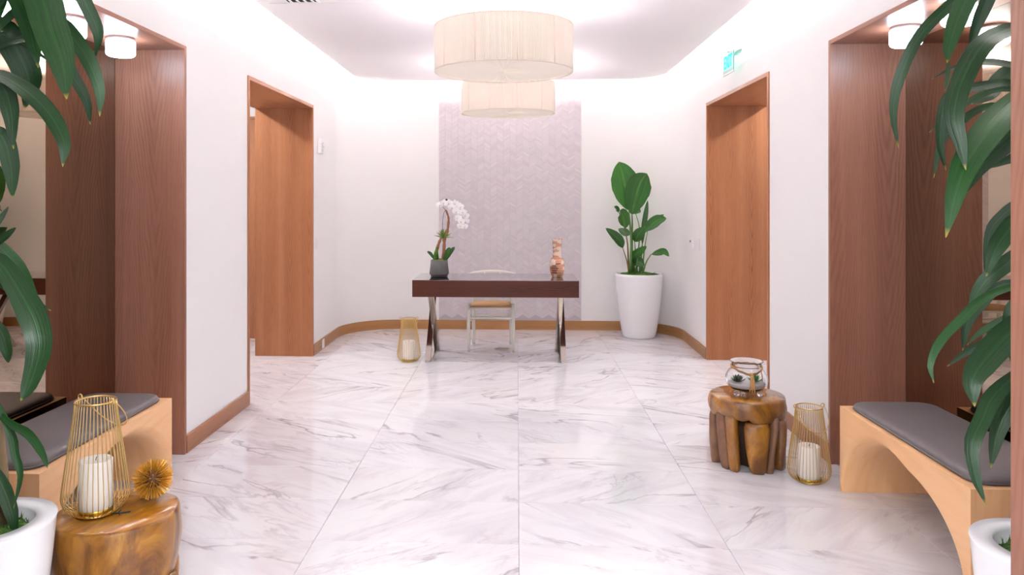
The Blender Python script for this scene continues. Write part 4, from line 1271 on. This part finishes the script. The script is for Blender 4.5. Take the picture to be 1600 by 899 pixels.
# ================================================================== DESK ORNAMENTS
va = thing('ceramic_vase', 'rust and cream patterned ceramic vase on the desk', 'vase', (0.382, 7.245, DZ + 0.0005))
vp = smooth_path([(r, 0, z) for r, z in [(0.046, 0), (0.052, 0.008), (0.066, 0.05), (0.0715, 0.10), (0.069, 0.145), (0.054, 0.180), (0.0435, 0.155), (0.041, 0.25), (0.043, 0.31), (0.049, 0.362)]], 36)
MB().lathe([(p.x, p.z) for p in vp] + [(0.044, 0.362), (0.037, 0.30), (0.036, 0.21), (0.05, 0.15)], 48).build('body', M['vase'], va)
MB().tube([(0.0465*math.cos(2*math.pi*k/40), 0.0465*math.sin(2*math.pi*k/40), 0.362) for k in range(40)], 0.0032, 6, closed=True).build('rim', M['vase'], va)

def blade(path, w, prof, nrm_ref, fold=0.18, n=16, wav=0.0, twist=0.0, seed=0):
    """leaf blade with V fold, real but thin thickness; UV.x across, UV.y along"""
    P = smooth_path(path, n)
    V = []; F = []; U = []
    cols = 5
    rr = random.Random(seed); ph = rr.uniform(0, 6)
    for i in range(n+1):
        u = i/n
        T = (P[min(i+1, n)] - P[max(i-1, 0)]).normalized()
        N = Vector(nrm_ref) - T*T.dot(Vector(nrm_ref))
        N = N.normalized() if N.length > 1e-4 else T.orthogonal().normalized()
        N = Matrix.Rotation(twist*(u*1.6-0.3), 3, T) @ N
        S = T.cross(N).normalized()
        for (a, b) in zip(prof[:-1], prof[1:]):
            if a[0] <= u <= b[0]:
                ww = w*(a[1] + (b[1]-a[1])*(u-a[0])/(b[0]-a[0])); break
        for k in range(cols):
            x = k/(cols-1)*2-1
            lift = fold*ww*abs(x)**1.3*0.5 + wav*ww*math.sin(u*17+ph+x*2)*abs(x)
            V.append(P[i] + S*x*ww/2 + N*lift)
            U.append((k/(cols-1), u))
    nv = len(V)
    for i in range(n):
        for k in range(cols-1): F.append((i*cols+k, i*cols+k+1, (i+1)*cols+k+1, (i+1)*cols+k))
    me = bpy.data.meshes.new('leaf')
    th = 0.0006
    # back skin
    Vb = []
    for i in range(n+1):
        for k in range(cols):
            T = (P[min(i+1, n)] - P[max(i-1, 0)]).normalized()
            a = V[i*cols+min(k+1, cols-1)] - V[i*cols+max(k-1, 0)]
            nn = T.cross(a); nn = nn.normalized() if nn.length > 1e-9 else Vector((0,0,1))
            Vb.append(V[i*cols+k] + nn*th)
    F2 = F + [tuple(nv + q for q in reversed(f)) for f in F]
    me.from_pydata([tuple(v) for v in V + Vb], [], F2)
    lay = me.uv_layers.new(name='UVMap')
    for l in me.loops:
        lay.data[l.index].uv = U[l.vertex_index % nv]
    me.polygons.foreach_set('use_smooth', [True]*len(me.polygons))
    me.update()
    return me
STRAP = [(0, 0.35), (0.15, 0.65), (0.45, 1.0), (0.7, 0.86), (0.88, 0.5), (0.97, 0.16), (1.0, 0.02)]
OVAL = [(0, 0.10), (0.08, 0.42), (0.22, 0.78), (0.45, 1.0), (0.68, 0.92), (0.85, 0.62), (0.95, 0.3), (1.0, 0.03)]

orx, ory = -0.747, 7.225
oc = thing('potted_orchid', 'white orchid with driftwood in a grey concrete pot on the desk', 'potted plant', (orx, ory, DZ + 0.0005))
MB().lathe([(0.070, 0.0), (0.082, 0.004), (0.084, 0.010), (0.060, 0.012)], 40).build('saucer', M['saucer'], oc)
MB().lathe([(0.078, 0.0125), (0.090, 0.022), (0.094, 0.035), (0.086, 0.10), (0.080, 0.160), (0.073, 0.160), (0.074, 0.145), (0.02, 0.145)], 48).build('pot', M['concrete'], oc)
mm = MB(); mm.lathe([(0.073, 0.140), (0.060, 0.162), (0.035, 0.172), (0.01, 0.174)], 28, rf=lambda r, z, a: r*(1+0.05*math.sin(6*a+z*90)))
mm.build('moss', M['lichen'], oc)
def off(p, c=(orx, ory, DZ)): return (p[0]-c[0], p[1]-c[1], p[2]-c[2])
dp = smooth_path([off(p) for p in [(-0.711,7.226,0.905),(-0.701,7.227,1.038),(-0.695,7.215,1.114),(-0.67,7.215,1.191),(-0.658,7.228,1.287),(-0.66,7.228,1.334),(-0.682,7.227,1.40)]], 20)
MB().tube(dp, [0.017-0.0085*k/20+0.002*math.sin(k*2.1) for k in range(21)], 9).build('driftwood', M['bark'], oc)
dp = smooth_path([off(p) for p in [(-0.792,7.223,0.915),(-0.759,7.224,1.057),(-0.728,7.225,1.135)]], 10)
MB().tube(dp, [0.018-0.0007*k+0.002*math.sin(k*1.9) for k in range(11)], 9).build('driftwood', M['bark'], oc)
dp = smooth_path([off(p) for p in [(-0.77,7.20,0.90),(-0.775,7.20,0.97),(-0.765,7.205,1.04)]], 8)
MB().tube(dp, [0.022, 0.024, 0.026, 0.026, 0.024, 0.022, 0.018, 0.014, 0.008], 9).build('moss_clump', M['moss'], oc)
MB().tube(smooth_path([off(p) for p in [(-0.714,7.226,1.10),(-0.716,7.226,1.258),(-0.704,7.226,1.363),(-0.685,7.227,1.401)]], 12), 0.0025, 6).build('stake', M['stake'], oc)
MB().tube(smooth_path([off(p) for p in [(-0.685,7.235,1.395),(-0.72,7.237,1.445),(-0.668,7.238,1.478),(-0.611,7.24,1.462),(-0.553,7.243,1.40),(-0.52,7.245,1.315),(-0.515,7.245,1.25)]], 20), 0.0025, 6).build('flower_stem', M['stake'], oc)
MB().sphere(off((-0.678, 7.232, 1.497)), 0.009, 10, 8, (1, 1, 1.3)).build('bud', M['bud'], oc)
for p in [(-0.742,7.21,1.445),(-0.701,7.20,1.464),(-0.654,7.205,1.463),(-0.622,7.19,1.425),(-0.596,7.22,1.459),(-0.580,7.19,1.385),(-0.544,7.22,1.43),(-0.520,7.20,1.378),(-0.567,7.19,1.322),(-0.496,7.22,1.344),(-0.535,7.185,1.290),(-0.494,7.215,1.291),(-0.538,7.19,1.246),(-0.505,7.21,1.242)]:
    q = off(p)
    fm = MB()
    face = Vector((R.uniform(-0.4, 0.5), -1, R.uniform(-0.35, 0.15))).normalized()
    sx_ = face.cross(Vector((0, 0, 1))).normalized(); uz = sx_.cross(face).normalized()
    for k, (ang, L_, w_) in enumerate([(90, 0.040, 0.030), (215, 0.038, 0.026), (325, 0.038, 0.026), (15, 0.043, 0.046), (165, 0.043, 0.046)]):
        a = math.radians(ang + R.uniform(-6, 6))
        d = sx_*math.cos(a) + uz*math.sin(a)
        sd_ = d.cross(face).normalized()
        V = []; F = []
        nn = 6
        for i in range(nn+1):
            u = i/nn
            ww = w_*math.sin(math.pi*(0.12+0.86*u))**0.7
            c = Vector(q) + d*L_*u - face*(0.010*u*u) + face*(0.003 if k > 2 else 0)
            for x in (-1, 0, 1): V.append(c + sd_*x*ww/2 + face*(0.004*(1-abs(x))))
        for i in range(nn):
            for x in range(2): F.append((i*3+x, i*3+x+1, (i+1)*3+x+1, (i+1)*3+x))
        fm.add(V, F, True)
    fl = fm.build('flower', M['petal'], oc)
    MB().sphere(tuple(Vector(q) + face*0.008 - uz*0.004), 0.006, 8, 6, (1, 1, 1.3)).build('lip', M['lip'], fl)
for a_, b_, w_ in [((-0.79,7.21,0.925),(-0.859,7.19,1.004),0.032),((-0.69,7.21,0.92),(-0.639,7.19,1.042),0.052),((-0.68,7.215,0.92),(-0.596,7.21,1.045),0.042),((-0.69,7.20,0.915),(-0.644,7.17,0.965),0.035),((-0.70,7.19,0.915),(-0.655,7.16,0.985),0.04)]:
    a_, b_ = Vector(off(a_)), Vector(off(b_))
    mid = (a_+b_)/2 + Vector((0, 0, 0.012))
    link('leaf', blade([a_, mid, b_], w_, [(0, 0.4), (0.3, 0.9), (0.6, 1), (0.88, 0.7), (1, 0.1)], (0.1, -1, 0.5), 0.3, 10), M['orchleaf'], oc)
ac = Vector(off((-0.706, 7.205, 1.13)))
for k in range(26):
    a = k*2.4; el = 0.15 + 1.2*(k/22)
    d = Vector((math.cos(a)*math.cos(el), math.sin(a)*math.cos(el), math.sin(el)))
    link('spiky_leaf', blade([ac, ac + d*0.05, ac + d*0.10 + Vector((0, 0, -0.008))], 0.014, [(0, 1), (0.5, 0.7), (1, 0.05)], (0.2, -0.8, 0.6), 0.3, 6), M['airleaf'], oc)

# ================================================================== PLANTS
def planter(name, label, loc, prof_out, thick, mossmat, lip, moss_z, n=64, moss_lab=None, cat='potted plant'):
    root = thing(name, label, cat, loc)
    zt = prof_out[-1][1]; rt = prof_out[-1][0]
    inn = [(rt - thick, zt), (rt - thick - 0.004, zt - 0.01), (rt - thick - 0.006, moss_z - 0.03), (0.03, moss_z - 0.03)]
    MB().lathe(prof_out + inn, n).build('planter', M['pot'], root)
    rm = rt - thick - 0.007
    V = []; F = []
    rr = random.Random(int(rt*1e4))
    K = 40
    rings = [(1.0, -0.012), (0.95, 0.004), (0.8, 0.014), (0.6, 0.020), (0.4, 0.022), (0.15, 0.024)]
    for q, dz in rings:
        for k in range(K):
            V.append((rm*q*math.cos(2*math.pi*k/K), rm*q*math.sin(2*math.pi*k/K), moss_z + dz + rr.uniform(-0.009, 0.009)*(1 if q < 1 else 0)))
    for i in range(len(rings)-1):
        for k in range(K): F.append((i*K+k, i*K+(k+1)%K, (i+1)*K+(k+1)%K, (i+1)*K+k))
    F.append(tuple((len(rings)-1)*K+k for k in range(K)))
    mo = MB().add(V, F, True).build('moss', mossmat, root)
    g = MB()
    for _ in range(260):
        a = rr.uniform(0, 6.283); r = rm*math.sqrt(rr.uniform(0.02, 0.9))
        p = Vector((r*math.cos(a), r*math.sin(a), moss_z + 0.005))
        d = Vector((rr.uniform(-1, 1), rr.uniform(-1, 1), 1.6)).normalized()*rr.uniform(0.012, 0.030)
        s_ = Vector((rr.uniform(-1, 1), rr.uniform(-1, 1), 0)).normalized()*0.0022
        g.add([p - s_, p + s_, p + d], [(0, 1, 2)])
    tu = g.build('moss_tufts', mossmat, root); tu['kind'] = 'stuff'
    return root

PZ = 0.492
slim = [(0.120, 0.0), (0.128, 0.006), (0.150, 0.10), (0.170, 0.22), (0.186, 0.36), (0.197, PZ - 0.012), (0.200, PZ - 0.003), (0.199, PZ)]
def dracaena(cx, cy, table, label, s, rz):
    root = planter('dracaena_plant', label, (cx, cy, 0), slim, 0.058, M['moss'], 0, PZ - 0.045)
    root['group'] = 'dracaenas flanking the portal'
    loc = Vector((cx, cy, 0))
    heads = ((0.0, 0.0, 2.08), (0.025, -0.03, 1.48), (-0.03, 0.02, 1.12), (0.02, 0.03, 0.82))
    for k, (dx, dy, h) in enumerate(heads):
        b = Vector((dx*1.6, dy*1.6, PZ - 0.06))
        MB().tube([b, b*0.5 + Vector((dx, dy, h))*0.5 + Vector((0.006, 0, 0)), (dx, dy, h)], [0.019, 0.016, 0.014], 10).build('cane', M['cane'], root)
    for i, (pts, w, twst) in enumerate(table):
        P = [Vector(p) - loc for p in pts]
        # blades turn their upper face up and towards the light of the room
        nref = (-s*0.35, -0.80, 0.45)
        link('leaf', blade(P, w*1.12, STRAP, nref, 0.22, 20, 0.02, twst, i), M['drac'], root)
    rr = random.Random(3)
    for k in range(12):
        h = heads[k % 4][2]
        a = math.radians(rr.uniform(-125, -55)) if k % 3 else math.radians(0 if s > 0 else 180)
        reach = rr.uniform(0.22, 0.32) if k % 3 else 0.20
        b = Vector((heads[k % 4][0], heads[k % 4][1], h - 0.02*(k//4)))
        d = Vector((math.cos(a), math.sin(a), 0))
        link('leaf', blade([b, b + d*reach*0.45 + Vector((0, 0, 0.12)), b + d*reach*0.9 + Vector((0, 0, 0.02)), b + d*reach + Vector((0, 0, -0.22))], 0.05, STRAP, (0, 0, 1), 0.22, 14, 0.02, 0.1, k), M['drac'], root)
dracaena(-1.662, 2.29, LEAVES_L, 'tall dracaena with drooping strap leaves beside the left bench', -1, 0)
dracaena(1.545, 2.26, LEAVES_R, 'tall dracaena with drooping strap leaves beside the right bench', 1, 0)

tall = [(0.165, 0.0), (0.176, 0.008), (0.188, 0.06), (0.212, 0.20), (0.234, 0.36), (0.250, 0.52), (0.258, 0.66), (0.259, 0.693)]
bp = planter('bird_of_paradise', 'broad leaved green plant in a tall white planter at the far corner', (1.333, 8.335, 0), tall, 0.022, M['moss'], 0, 0.672)
bl = Vector((1.333, 8.335, 0))
for i, (pts, w, twst) in enumerate(BOP_BLADES):
    P = [Vector(p) - bl for p in pts]
    link('leaf', blade(P, w*1.18, OVAL, (-0.1, -1, 0.2), 0.25, 16, 0.012, twst, i+40), M['bop'], bp)
for i, pts in enumerate(BOP_STALKS):
    P = smooth_path([Vector(p) - bl for p in pts], 12)
    thick = 0.014 if i in (0, 1, 9) else 0.0085
    MB().tube(P, [thick*(1.15 - 0.7*k/12) for k in range(13)], 8).build('stalk', M['stalkbrown'] if i in (3, 6) else M['bopstem'], bp)
